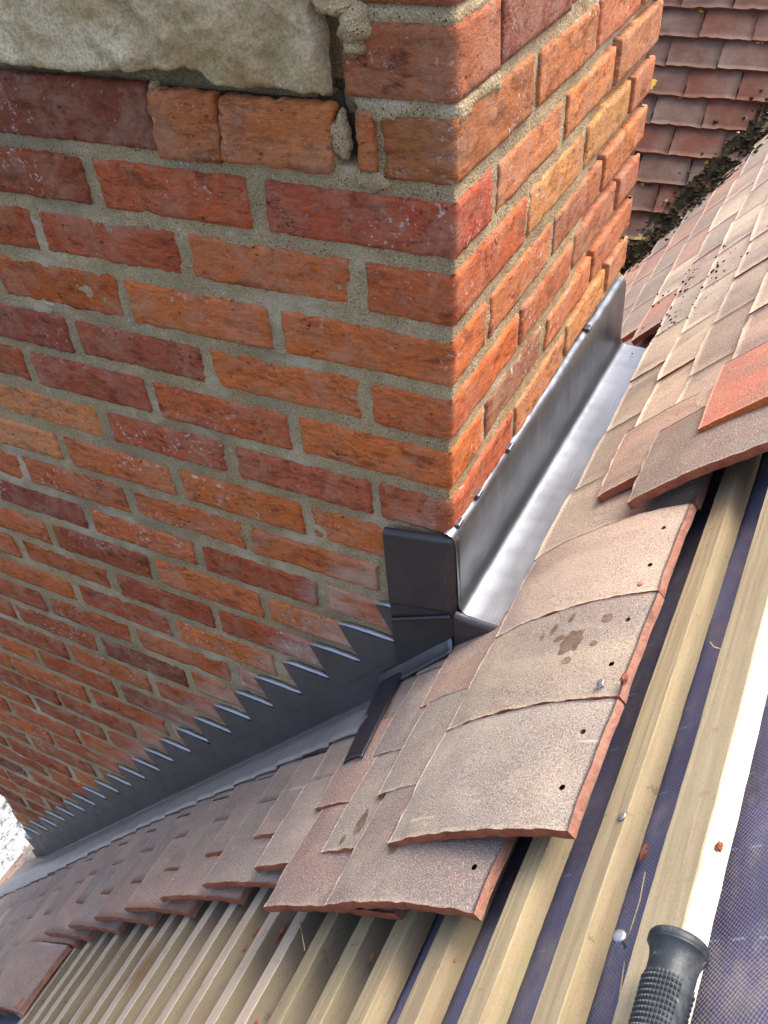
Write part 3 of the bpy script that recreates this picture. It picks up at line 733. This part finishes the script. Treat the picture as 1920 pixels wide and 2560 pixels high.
for i in range(0, -14, -1):
    y0 = starts.get(i, 980 + 60 * (-11 - i)); n = 0
    jig = 0
    while y0 < 2100:
        y1 = y0 + UW - 2; yc = (y0 + y1) / 2
        p = rp(tail(i), yc, H_T); pm = rp(tail(i) + 90, yc, 0)
        if beyond_valley(pm): break
        if any(inview(rp(tail(i) + q, y_, 0), 130) for q in (0, 60, 130) for y_ in (y0, y1)):
            cn, cc = upcol(i, yc)
            n += 1
            lab = '%s tile in %s course above the gutter edge, %s from its open end' % (cn, WORDS[1 - i], WORDS[n])
            fine = (y0 < 760 and i > -4)
            me = None
            dh = 0; rz = math.radians(R.uniform(-1.2, 1.2))
            if i == -3 and n == 1:
                me = tile_mesh('plain_tile', 157, 77, [TILE, NEWE, NEWE], fine=True, rough=0.8, camber=4, chips=.7); lab = 'bright red tile with fresh orange sawn edge, lying at the right above the battens'; dh = 10
            elif i == -2 and n == 1:
                me = tile_mesh('plain_tile', 155, 83, [TILE, TEDGE, TRED], fine=True, rough=1.4, camber=9, chips=2.2); lab = 'long grey weathered tile directly under the bright red tile'; dh = 6
            elif i == -1 and n == 1:
                me = tile_mesh('plain_tile', 155, 85, [TILE, TEDGE, TRED], fine=True, rough=1.4, camber=9, chips=2.2); lab = 'sandy tile with a chipped dark red edge, left of the long grey tile'; dh = 6
            elif fine: me = tile_mesh('plain_tile', 155, 90 + n * 7 - i * 31, [TILE, TEDGE, TRED], fine=False, rough=1.4, camber=6, chips=2.0)
            o = put_tile(me or PLAIN[R.randrange(7)], RM, rp(tail(i) + R.uniform(-4, 4), yc, H_T + dh + R.uniform(-1, 1.8)), rz, cc, lab, GMAIN,
                         sy=1.0 if me else 155 / 146, roll=R.uniform(-.02, .02))
        y0 += UW
    # (each course starts a half tile off the one below it)
# courses behind the chimney, between the gutter's end and the valley
for i in range(1, 12):
    y0 = 815 + (0 if i % 2 else 78); n = 0
    while y0 < 1900:
        yc = y0 + 77; pm = rp(tail(i) + 90, yc, 0)
        if beyond_valley(pm): break
        if any(inview(rp(tail(i) + q, y_, 0), 90) for q in (0, 130) for y_ in (y0, y0 + 155)):
            n += 1; cn = R.choice(['taupe', 'pinkish', 'sandy', 'rosy'])
            put_tile(PLAIN[R.randrange(7)], RM, rp(tail(i) + R.uniform(-4, 4), yc, H_T), math.radians(R.uniform(-1.2, 1.2)), tuple(q * 1.15 for q in TC[cn]),
                     '%s tile past the gutter\'s far end, %s course down, %s from the chimney' % (cn, WORDS[i], WORDS[n]), GMAIN, sy=155 / 146, roll=R.uniform(-.02, .02))
        y0 += UW

# ------------------------------------------------------------------ the adjoining roof beyond the valley
U2 = Vector((0, ct, st)); N2 = Vector((0, -st, ct)); A2 = Vector((-1, 0, 0))
F2 = Matrix((U2, A2, N2)).transposed()
D2 = -1743.0                                              # N2 . p for this slope's surface
def rp2(x, q, h=0): return Vector((x, 0, 0)) + U2 * q + N2 * (D2 + h)
OLD = [tile_mesh('old_plain_tile', 131, 300 + 9.7 * q, [OLDT, OLDE, OLDE], chips=2.2, camber=4) for q in range(5)]
GO = 'lichened tiles on the adjoining roof beyond the valley'
G2 = 77.0
rows2 = [1085 - G2 * r_ for r_ in range(-2, 10)]
for r_, q0 in enumerate(rows2):
    x = -460 + (66 if r_ % 2 else 0); n = 0
    while x < 420:
        p = rp2(x, q0)
        pv = rp2(x, q0 + 45)
        if (pv.y - VY0) - (pv.x - VX0) > 8 and any(inview(rp2(x + dx, q0 + dq), 110) for dx in (-66, 66) for dq in (0, 80)):
            n += 1
            cc = R.choice([(0.11, 0.043, 0.030), (0.09, 0.042, 0.030), (0.12, 0.048, 0.031), (0.085, 0.045, 0.034)])
            nm = '%s old tile on the far roof, %s course down, %s from the chimney' % (R.choice(['rusty', 'dull red', 'brown']), WORDS[r_ + 1], WORDS[n])
            put_tile(OLD[R.randrange(5)], F2, p + N2 * 20, math.radians(R.uniform(-1.2, 1.2)), cc, nm, GO, tl=math.atan2(44, TL), roll=R.uniform(-.02, .02), name='lichened_tile')
        x += 133
# pale lichened tile by the valley
# valley tiles, moss and broken mortar along the valley line
def vline(k):                                             # both slopes meet here
    x = VX0 + k; y = VY0 + k
    return Vector((x, y, roofz(x)))
GV = 'curved valley tiles half buried in moss'
for n, k in enumerate(range(-260, 420, 74)):
    c = vline(k); dirv = (vline(k + 10) - vline(k)).normalized(); side = dirv.cross(Vector((0, 0, 1))).normalized(); up = side.cross(dirv)
    V, F = [], []
    def vf(u, v):
        a = (u - .5) * 2; x = a * 62 * (0.72 + .4 * v)
        return tuple(c + side * x + dirv * (v * 150 - 30) + up * (4 + 26 * a * a + 12 * (1 - v)))
    V, F = grid(12, 6, vf)
    o = mk('valley_tile', V, F, [OLDT], origin=tuple(c)); solid(o, 11); o.color = (0.42, 0.25, 0.17, 1)
    tag(o, 'curved orange valley tile under moss, %s one up the valley from the chimney' % WORDS[n + 1], 'valley tile', GV)
def bedf(u, v):
    c = vline(-330 + u * 800); off = (v - .5) * 105 * (1 + .5 * fr((u * 30, 0, 2), 1.0))
    return tuple(c + Vector((off * .7, -off * .7, 22 + abs(off) * .72 + 16 * max(-.3, fr((u * 700, v * 105, 1), .035, 0, 5)) + 5 * fr((u * 700, v * 105, 1), .2, 0, 3))))
mossbed = grid(260, 40, bedf)
mv = []
for q in range(1500):
    k = R.uniform(-300, 430); c = vline(k); off = R.gauss(0, 32)
    p = c + Vector((off * .7, -off * .7, 0)) + Vector((0, 0, 20 + abs(off) * .75)) + Vector((R.gauss(0, 8), R.gauss(0, 8), R.uniform(-4, 6)))
    r = R.uniform(2, 7); V = []; F = []
    bm = bmesh.new(); bmesh.ops.create_icosphere(bm, subdivisions=1, radius=1)
    for v in bm.verts:
        d = v.co.normalized(); rr_ = r * (1 + .45 * fr(d * 2, 1.3, q, 3)); V.append(p + Vector((d.x * rr_ * 1.25, d.y * rr_ * 1.25, d.z * rr_ * .6)))
    F = [tuple(v.index for v in f.verts) for f in bm.faces]; bm.free(); mv.append((V, F))
V, F = merge(mv[:1440] + [mossbed]); o = mk('moss', V, F, MOSS); tag(o, 'black and dark green moss packed along the valley between the two roofs', 'moss', None, 'stuff')
V, F = merge([(([q + (q - sum(v_, Vector()) / len(v_)) * -0.3 for q in v_]), f_) for v_, f_ in mv[1440:]])
o = mk('valley_mortar', V, F, FLAUNCH); tag(o, 'crumbs of pale broken mortar along the mossy valley', 'mortar', None, 'stuff')
# small moss and lichen on tiles near the gutter end and on the far roof
mv = []
for q in range(150):
    s_, y_ = R.gauss(330, 60), R.gauss(840, 110)
    if y_ < 690: continue
    i_ = math.floor((278 - s_) / GA) + 1; hh = H_T - (s_ - tail(i_)) * (H_T - H_H) / TL + 4
    p = rp(s_, y_, hh); r = R.uniform(1.0, 3.2)
    V, F = tube([p - NV * 2, p + NV * r * .15, p + NV * r * .3], [r, r * .8, .1], 7); mv.append((V, F))
V, F = merge(mv); o = mk('moss_specks', V, F, MOSS); tag(o, 'scattered dark moss specks on the sandy tiles behind the gutter end', 'moss', None, 'stuff')
mv = []
for q in range(26):
    x = R.uniform(-300, 330); q0 = R.choice(rows2) + R.uniform(2, 30)
    p = rp2(x, q0, 12)
    if (p.y - VY0) - (p.x - VX0) < 0: continue
    for _ in range(7):
        p2 = p + A2 * R.gauss(0, 7) + U2 * R.gauss(0, 6); r = R.uniform(2, 6)
        mv.append(tube([p2 - N2 * 3, p2 + N2 * r * .3, p2 + N2 * r * .5], [r, r * .8, .1], 7))
V, F = merge(mv); o = mk('lichen', V, F, MOSSY); tag(o, 'yellow lichen rosettes dotted over the old far roof tiles', 'lichen', None, 'stuff')

# ------------------------------------------------------------------ battens, underlay
BS = [541, 452, 364, 278, 199, 111, 26, -61, -149, -233, -319, -404, -486, -565, -650, -747, -836, -915, -1008]
def batten(s0, y0, y1, wd, ht, top, mat, seed, sidem=None):
    ny = 220; V = []; F = []
    prof = [(0, -ht), (0, -.7), (.7, 0), (wd * .5, 0.0), (wd - .9, 0), (wd, -.9), (wd, -ht * .3), (wd, -ht * .6), (wd, -ht)]
    for j in range(ny + 1):
        y = y0 + (y1 - y0) * j / ny
        for (a, h) in prof:
            wv = 1.2 * fr((y, a, seed), 0.006, 0, 2) + (.3 * fr((y, a, seed + 8), 0.12, 0, 3) if a < 1 or a > wd - 2 else 0); wane = 2.0 * max(0, fr((y, 7, seed), 0.010, 2, 2)) if a > wd - 6 else 0
            V.append(rp(s0 + a + wv - wane, y, top + h + 0.9 * fr((y, 2, seed), 0.008) - wane * .6 + (0.35 * fr((y, a, seed + 4), 0.15) if a > wd - 6 else 0)))
    n = len(prof)
    for j in range(ny):
        for k in range(n - 1): F.append((j * n + k, (j + 1) * n + k, (j + 1) * n + k + 1, j * n + k + 1))
        F.append((j * n + n - 1, (j + 1) * n + n - 1, (j + 1) * n, j * n))
    F.append(tuple(range(n))); F.append(tuple(reversed(range(ny * n, ny * n + n))))
    o = mk('timber_batten', V, F, [mat, sidem or mat], origin=tuple(rp(s0 + wd / 2, (y0 + y1) / 2, top - ht / 2)), rot=RM,
           fm=[(1 if q % n in (5, 6, 7) and q < ny * n else 0) for q in range(len(F))])
    o.data.set_sharp_from_angle(angle=math.radians(24))
    return o
GB = 'treated roof battens laid across the rafters'
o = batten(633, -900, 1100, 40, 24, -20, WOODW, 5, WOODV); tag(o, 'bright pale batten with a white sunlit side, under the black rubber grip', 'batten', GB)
for n, s0 in enumerate(BS):
    y1 = 1100 if s0 > 260 else (-30 if s0 > 0 else -60)
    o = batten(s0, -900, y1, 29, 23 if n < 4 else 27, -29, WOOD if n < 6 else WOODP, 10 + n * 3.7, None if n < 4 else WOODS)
    tag(o, 'yellowish treated roof batten, %s to the left of the bright one under the rubber grip' % WORDS[n + 1], 'batten', GB)
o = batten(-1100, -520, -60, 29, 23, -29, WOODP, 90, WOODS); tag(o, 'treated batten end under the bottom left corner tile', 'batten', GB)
def felt_f(u, v):
    s_ = -2300 + u * 3500; y = -1000 + v * 2500
    return rp(s_, y, -56 + (5.0 * fr((s_, y, 1), 0.006, 0, 3) if y < 300 else 0) - 10 * sstep(690, 860, s_) * (0.6 + 0.6 * math.sin(y * .011 + s_ * .006)) + 9 * sstep(655, 740, s_) * fr((s_ * .6, y, 3), .02, 3, 3))
V, F = grid(350, 180, felt_f)
# the sheet is cut round the stack
def inst(i, j): 
    p = V[j * 351 + i]; return -LW - 20 < p[0] < -8 and p[1] > -8
F = [f for f in F if not all(-LW - 20 < V[a][0] < 10 and V[a][1] > 15 for a in f) and not any(V[a][1] > 1560 + V[a][0] for a in f)]
felt = mk('underlay_felt', V, F, [FELT], origin=tuple(rp(300, -400, -54)), rot=RM); tag(felt, 'dark purple blue woven roofing underlay showing between the battens', 'underlay')

# ------------------------------------------------------------------ lead: stepped side flashing
def tile_h(s_):
    i_ = math.ceil((278 - s_) / GA); t0 = tail(i_)
    u = (s_ - t0) / TL
    return H_T - u * (H_T - H_H) + 8.5 * (1 - (2 * u - 1) ** 2) + 5.5
side = thing('stepped_flashing', 'long dark grey lead flashing with saw-tooth steps down the chimney side', 'flashing', rp(-500, 0, 10))
V, F = [], []
teeth = []
k = 0
z0_, xl0, xr0 = -762.0, -186.0, -92.0
for k in range(-1, 28):
    zk = z0_ - 75.0 * k; xl = xl0 - 65.2 * k; xr = xr0 - 65.2 * k
    if xl < -LW - 10: xl = -LW - 2
    teeth.append((xl + R.uniform(-5, 5), xr + R.uniform(-4, 4), zk + R.uniform(-2, 2)))
    if xl <= -LW: break
YF = -9.0
prev = None
for n, (xl, xr, zk) in enumerate(teeth):
    # tooth body: from its top edge down past the next tooth's top
    nz_ = 5
    xl2 = teeth[n + 1][0] if n + 1 < len(teeth) else xl - 20
    xr2 = teeth[n + 1][1] if n + 1 < len(teeth) else xr
    zk2 = teeth[n + 1][2] if n + 1 < len(teeth) else roofz(xl) - 10
    cut = (xr2, zk2)                          # the sloping cut runs from (xl, zk) to the next tooth's right end
    base = len(V)
    m_ = 12
    for j in range(nz_ + 1):
        f = j / nz_
        a = (xl + (cut[0] - xl) * f, zk + (cut[1] - zk) * f)
        b_x = xr + 4 if n else 0
        for i in range(m_ + 1):
            g = i / m_; x = a[0] + (max(xr, cut[0]) + 40 - a[0]) * g; z = a[1]
            x = min(x, -2) if n < 2 else x
            bulge = 1.2 * fr((x, z, 4), 0.02)
            V.append((x, YF + bulge, z))
    for j in range(nz_):
        for i in range(m_):
            q = base + j * (m_ + 1) + i; F.append((q, q + m_ + 1, q + m_ + 2, q + 1))
# body band below the teeth down to the crease, swept with a rounded foot onto the tiles
def body(u, v):
    x = -LW - 8 + u * (LW + 6)
    s_ = (x + 90) / ct
    zt_ = z0_ - 75.0 * ((xr0 - x) / 65.2) - 75 + 44
    zt_ = max(zt_, roofz(x) + 30) if x > -120 else zt_
    zb_ = roofz(x) - 2
    if v < .6: f = v / .6; return (x, YF - 1.2 + 1.2 * fr((x, zt_, 4), 0.02), zt_ + (zb_ - zt_) * f)
    f = (v - .6) / .4; a = f * math.pi / 2
    return (x, YF - 1.2 - 17 * (1 - math.cos(a)), zb_ - 17 * math.sin(a))
B = grid(180, 14, body)
V, F = merge([(V, F), B])
part('upstand', V, F, LEADD, parent=side)
EDGE = m_lead('highlit_lead_edge', (0.42, 0.42, 0.44), 0.36, 0.8, 0.1)  # paler lead: the fold's highlight put into the colour
for n, (xl, xr, zk) in enumerate(teeth):
    sx = max(abs(xr - xl), 1)
    def rollf(u, v, xl=xl, xr=xr, zk=zk):
        a = -0.35 + v * 2.3; r = 4.2 * min(1, 5 * u + .3) * min(1, 4 * (1 - u) + .3)
        x = xl + 1 + u * (xr - xl)
        x = min(x, -3)
        return (x, YF + 7 - (r + 1.0) * math.cos(a) - .4 * fr((x, v, 2), .05), zk - 4 + r * math.sin(a) + 2.0 * math.sin(u * 3.14) + 1.2 * fr((x, 0, 3), .04))
    V, F = grid(20, 7, rollf); part('rolled_step_edge', V, F, EDGE, parent=side)
def apron(u, v):
    s_ = -2330 + u * 2356; i_ = math.ceil((278 - s_) / GA)
    jog = -126 - (i_ % 2) * 2.5 - 44 * sstep(-700, -2100, s_)
    y = -14 + v * (jog + 14)
    h = tile_h(s_); fz = (s_ - tail(i_))
    h = h + 1.4 * fr((s_, y, 1), .02); k_ = sstep(0.05, .68, v); h = -12 + (h + 12) * k_
    if v > .97: h -= 2.0
    return rp(s_, y, h + 3 * (1 - v) ** 3)
V, F = grid(760, 10, apron)
ap = part('apron', V, F, m_lead('dull_lead', (0.30, 0.305, 0.31), 0.46, 0.5, 0.1), parent=side); solid(ap, 3, -1)

# ------------------------------------------------------------------ lead: gutter behind the stack and its welded corner
gut = thing('back_gutter', 'bright silvery lead gutter with an upstand along the chimney\'s right face', 'gutter', (40, DW / 2, -650))
prof = [(-6, -511), (0, -511.5), (5, -514), (8.5, -519), (10, -527), (10.5, -560), (11, -600), (11, -634), (12.5, -642), (17, -647.5), (24, -650), (45, -651), (70, -651.5), (112, -651), (124, -642), (134, -628)]
NYG = 130
V, F = [], []
ys = [-10 + (DW - 5) * j / NYG for j in range(NYG + 1)]
for j, y in enumerate(ys):
    for (x, z) in prof:
        wob = 1.6 * fr((y, z * .2, 4), 0.012, 0, 3)
        lean = 3.0 * sstep(-620, -511, z) * fr((y, 3, 3), .009)
        zt_ = z + (2.6 * fr((y, 1, 1), .02) if z > -530 else .8 * fr((y, x, 9), .03))
        if z > -530: x = x - (0 if y > 2 else 0)
        V.append((x + wob * (z > -640) * .7 + lean, y, zt_ - 0.036 * y))
n = len(prof)
for j in range(NYG):
    for k in range(n - 1): F.append((j * n + k, j * n + k + 1, (j + 1) * n + k + 1, (j + 1) * n + k))
g1 = part('gutter_sheet', V, F, LEADB, parent=gut)
# near end of the sole turned down over the roof
def endf(u, v):
    x = 8 + u * 108; zr = roofz(x) + 12 ; z0e = -650.5 if x > 22 else -650 + (22 - x) * .25
    if v < .35:
        a = v / .35 * math.pi / 2; return (x, -10 - 9 * math.sin(a), z0e - 9 * (1 - math.cos(a)))
    f = (v - .35) / .65; zz = z0e - 9; return (x, -19 - 1.0 * math.sin(f * 3), min(zz, zz + (zr - zz) * f) if zr < zz else zz - 2 * f)
V, F = grid(24, 14, endf)
CORN = thing('corner_saddle', 'very dark welded lead corner piece wrapping the near chimney corner', 'flashing', (-40, -12, -700))
LEADK = m_lead('dark_corner_lead', (0.080, 0.073, 0.076), 0.40, 0.6, 0.08)  # darker lead tone for the corner piece
part('turned_down_end', V, F, LEADK, parent=CORN)
def cover(u, v):
    t = -92 + u * 104
    if t <= 0: x, y = t, -13.0
    else: a = t / 12 * math.pi / 2; x, y = 11.5 * math.sin(a) - 0, -13 + 11.5 * (1 - math.cos(a))
    ztop = -518 - (-x if x < 0 else 0) * 0.16
    zbot = roofz(min(x, 0)) + 8 if x < 6 else -655
    if v < .16:
        a = (1 - v / .16) * math.pi / 2; z = ztop - 8 + 8 * math.sin(a); off = 9 * (1 - math.cos(a))
        if t <= 0: y += off
        else: x -= off * .7; y += off * .7
    else:
        f = (v - .16) / .84; z = ztop - 8 + (zbot - ztop + 8) * f; y += .8 * fr((x, z, 6), .03)
    if z > -650 + x * .2 and x < 2: y -= 2.2
    return (x, y, z)
V, F = grid(30, 110, cover)
o = part('wrapped_upstand', V, F, LEADK, parent=CORN)
path_ = [(-91 + 92 * q / 60, -15.5, -702 + 45 * q / 60) for q in range(61)]
V, F = tube(path_, [2.6 + .9 * (q % 2) for q in range(61)], 8)
part('weld_bead', V, F, LEADK, parent=CORN)
def foot(u, v):
    s_ = -16 + u * 190; y = -12 - v * (34 - 14 * u)
    return rp(s_, y, 22 + 2 * (1 - v) ** 2 * 4 - 3 * v + .8 * fr((s_, y, 1), .03))
V, F = grid(20, 8, foot)
o = part('foot_flange', V, F, m_lead('foot_lead', (0.16, 0.17, 0.21), 0.33, 0.8, 0.0), parent=CORN); solid(o, 3)
# folded strip lapped over the tile tails
def strip(u, v):
    y = -16 - u * 178; c_ = 16 + 44 * u; w_ = 34 - 10 * u; a = (v - .5) * math.pi
    return rp(c_ + w_ * math.sin(a), y + (4 * math.cos(a) if u > .97 else 0), 21 + 5 * max(0, math.cos(a)) ** .3 + .8 * fr((y, v, 3), .03))
V, F = grid(34, 12, strip)
st_ = mk('folded_lead_strip', V, F, m_lead('black_lead', (0.06, 0.063, 0.085), 0.38, 0.7, 0.0), origin=tuple(rp(35, -100, 10))); solid(st_, 3)
tag(st_, 'narrow dark folded lead strip running over the tiles below the welded corner', 'flashing')
# little fixing clips along the top of the upstand
GC = 'small lead clips wedged in the joint above the gutter upstand'
for n, y in enumerate((14, 78, 190, 560)):
    zc = -508 - .036 * y
    V = [(x, yy, z) for z in (zc - 5, zc + 1.5) for yy in (y - 8, y + 8) for x in (-4, 8)]
    o = mk('fixing_clip', V, [(0, 1, 3, 2), (4, 6, 7, 5), (0, 4, 5, 1), (2, 3, 7, 6), (0, 2, 6, 4), (1, 5, 7, 3)], LEADB, smooth=False, origin=(2, y, zc)); bevel(o, 1.5)
    tag(o, 'tiny folded lead clip above the gutter upstand, %s from the near corner' % WORDS[n + 1], 'clip', GC)

# ------------------------------------------------------------------ rubber-gripped tool handle on the bright batten
hc = Vector(rp(692, -474, -3)); ax = (Vector(rp(687, -760, -3)) - hc).normalized()
hd = thing('hand_tool', 'black rubber grip with a flared collar, end of a tool lying on the bright batten', 'tool', tuple(hc))
side_ = NV.cross(ax).normalized()
def ringf(rfun, n=72, L_=300, m_=150, knurl=False):
    V, F = [], []
    for j in range(m_ + 1):
        d = L_ * j / m_
        for k in range(n):
            a = 2 * math.pi * k / n; r = rfun(d, a)
            V.append(hc + ax * d + (side_ * math.cos(a) * 1.0 + NV * math.sin(a)) * r)
    for j in range(m_):
        for k in range(n): F.append((j * n + k, j * n + (k + 1) % n, (j + 1) * n + (k + 1) % n, (j + 1) * n + k))
    F.append(tuple(reversed(range(n)))); F.append(tuple(m_ * n + k for k in range(n)))
    return V, F
def rgrip(d, a):
    r = 14.0 + .8 * math.exp(-((d - 20) / 16) ** 2)
    if d > 26:
        q = 1 - abs(math.sin(a * 14)) ; p = 1 - abs(math.sin(d * .78))
        if math.cos(a + .2) < .90 : r += 1.2 * min(1, (d - 26) / 4) * (1 - max(abs(math.sin(a * 20)), abs(math.sin(d * .92))) ** 2) * 1.6
    return r
V, F = ringf(rgrip, 240, 240, 560); part('grip', V, F, GRIP, parent=hd)
def rfl(d, a):
    if d < 7: return 15.9 + 3.0 * math.sqrt(max(0, 1 - ((d - 4) / 4.2) ** 2)) if d > .3 else 13
    return 14.4 + 4.4 * math.exp(-(d - 7) / 5.0)
V, F = ringf(rfl, 72, 24, 48); part('collar', V, F, GRIP, parent=hd)

# ------------------------------------------------------------------ nails, straw and crumbs
def nail(p, ax_, r, lab, lh=22, mat=ZINC):
    ax_ = Vector(ax_).normalized(); p = Vector(p)
    t_ = thing('clout_nail', lab, 'nail', tuple(p), 'loose and driven roofing nails')
    V, F = tube([p - ax_ * .2, p + ax_ * .2, p + ax_ * 1.0, p + ax_ * 1.4], [r * .95, r, r * .9, r * .5], 18); part('nail_head', V, F, mat, parent=t_)
    V, F = tube([p - ax_ * lh, p - ax_ * .3], [1.2, 1.4], 8); part('nail_shank', V, F, mat, parent=t_)
def onroof(px, py, h):                         # crop measurements of where small things lie
    v = Matrix(CR) @ Vector(((px - 960) / FPX, -(py - 1280) / FPX, -1)); q0 = rp(0, 0, h)
    k = (q0 - CAMP).dot(NV) / v.dot(NV); return CAMP + v * k
nail(onroof(1556, 2041, -28.5), NV, 4.2, 'grey nail head driven flush into the wide batten in front of the bright one', 18)
nail(onroof(1549, 2340, -30), (NV * .8 + SV * .4), 5.2, 'round grey nail head standing at the edge of a batten, left of the rubber grip', 14)
nail(onroof(1501, 1707, 6), (NV + SV * .1), 4.6, 'small grey nail head on the big sandy tile near the chipped corner', 8)
PINK = m_plain('pink_paint', (0.60, 0.27, 0.21), (0.5, 0.2, 0.15), 0.7)
nail(onroof(1602, 1458, 2), (NV + SV * .1), 4.8, 'pink dusty nail head on the upper sandy tile', 8, PINK)
def straw(pts, lab):
    P = [onroof(x, y, h) for x, y, h in pts]; Q = []
    for a, b_ in zip(P[:-1], P[1:]): Q += [a.lerp(b_, q / 6) for q in range(6)]
    V, F = tube(Q + [P[-1]], 0.55, 5); o = mk('straw', V, F, STRAW, origin=tuple(P[0])); tag(o, lab, 'straw')
straw([(1613, 2180, -40), (1600, 2250, -36), (1575, 2330, -36), (1552, 2375, -42)], 'long thin straw lying on the underlay left of the rubber grip')
straw([(749, 2300, -30), (756, 2340, -20), (762, 2376, -26)], 'short curved pale straw lying across two battens beside the plum tile')
straw([(1547, 2510, -40), (1562, 2400, -42), (1540, 2555, -42)], 'fine straw at the bottom edge near the bright batten')
straw([(1775, 1605, -30), (1785, 1618, -18), (1812, 1625, -24)], 'thin straw wisp sticking out by the dark knot of the batten')
def crumb(px, py, h, r, lab, seed, st2=1.0, mat=CRUMB):
    p = onroof(px, py, h); V = []
    bm = bmesh.new(); bmesh.ops.create_icosphere(bm, subdivisions=3, radius=1)
    for v in bm.verts:
        d = v.co.normalized(); k = .62 * r * (1 + .6 * fr(d * 1.6, 1.0, seed, 4)); V.append(p + SV * d.x * k * .8 + YV * d.y * k * st2 + NV * d.z * k * .5)
    F = [tuple(v.index for v in f.verts) for f in bm.faces]; bm.free()
    o = mk('tile_fragment', V, F, mat, origin=tuple(p), smooth=False); tag(o, lab, 'fragment', 'broken bits of red tile on the battens and underlay')
crumb(1610, 2130, -48, 5, 'red brick crumb wedged between battens, left of the bright batten', 1, 2.4)
crumb(1797, 2118, -16, 6, 'small orange chip on the white side of the bright batten', 2)
crumb(1137, 2401, -27, 3.2, 'tiny red chip on the batten below the plum tile', 3)
crumb(930, 2395, -40, 7, 'rusty fragment between the battens under the curved tiles', 4)
crumb(640, 2330, -36, 5, 'orange crumb in the gap between battens, upper of a pair', 5, 2.6)
crumb(612, 2372, -36, 5, 'orange crumb in the gap between battens, lower of a pair', 6, 1.5)
crumb(705, 2330, -38, 7, 'long red fragment beside the plum tile on the battens', 7, 3.2)
crumb(88, 2548, -34, 7, 'red fragment in the bottom left corner among battens', 8, 1.8)
crumb(640, 2556, -20, 5, 'orange chip at the bottom edge on the battens', 9)
crumb(1560, 1697, 2, 9, 'broken red chip at the lower corner of the stained sandy tile', 12, 1.0)
crumb(478, 2320, -30, 4, 'small pinkish crumb on a batten below the curved tile edge', 13)
crumb(1135, 2170, -30, 3.5, 'grey grit lump at a batten edge beside the plum tile', 15, 1.0, FLAUNCH)

# ------------------------------------------------------------------ lower roof, roughcast wall and the ground far below
LOWO = 'tiles of the lower roof past the chimney'
e2 = Matrix.Rotation(math.radians(0), 3, 'Z') @ RM
n = 0
for i in range(32, 44):
    y0 = -420 + (70 if i % 2 else 0)
    while y0 < 1300:
        p = rp(tail(i), y0 + 73, -70)
        if any(inview(p + SV * a + YV * b_, 40) for a in (0, 130) for b_ in (-73, 73)) and (p.x < -LW - 30):
            n += 1
            q = proj(p)
            put_tile(OLD[R.randrange(5)], RM, p, math.radians(R.uniform(-2, 2)), R.choice([(0.34, 0.24, 0.18), (0.27, 0.22, 0.19), (0.40, 0.27, 0.19)]),
                     'worn tile of the lower roof past the chimney foot, %s course down, %s along' % (WORDS[i - 31], WORDS[max(1, int((y0 + 420) / 146) + 1)]), LOWO, sy=146 / 131, name='lichened_tile')
        y0 += 146
pts = []
for q in range(60):
    f = q / 59; pts.append(rp(-2560 + 460 * f, 60 - 330 * f, -8) + Vector((0, 0, 6 * fr((q, 0, 0), .4))))
V, F = tube(pts, [22 + 6 * fr((q, 2, 2), .5) for q in range(60)], 10)
o = mk('mortar_fillet', V, F, FLAUNCH, origin=tuple(pts[30])); tag(o, 'rough pale mortar fillet where the main roof meets the lower one', 'mortar')
V = [(x, y, z) for z in (-9000, -3300) for y in (-3500, 4000) for x in (-6200, -6000)]
wl = mk('roughcast_wall', V, [(0, 1, 3, 2), (4, 6, 7, 5), (0, 4, 5, 1), (2, 3, 7, 6), (0, 2, 6, 4), (1, 5, 7, 3)], ROUGHC, smooth=False, origin=(-6100, 250, -9000))
tag(wl, 'white peeling roughcast wall glimpsed past the chimney at the far left', 'wall'); wl['kind'] = 'thing'
V, F = grid(8, 8, lambda u, v: ((u - .5) * 400000, (v - .5) * 400000, -9000))
g_ = mk('ground', V, F, GROUND, origin=(0, 0, -9000)); g_['kind'] = 'structure'
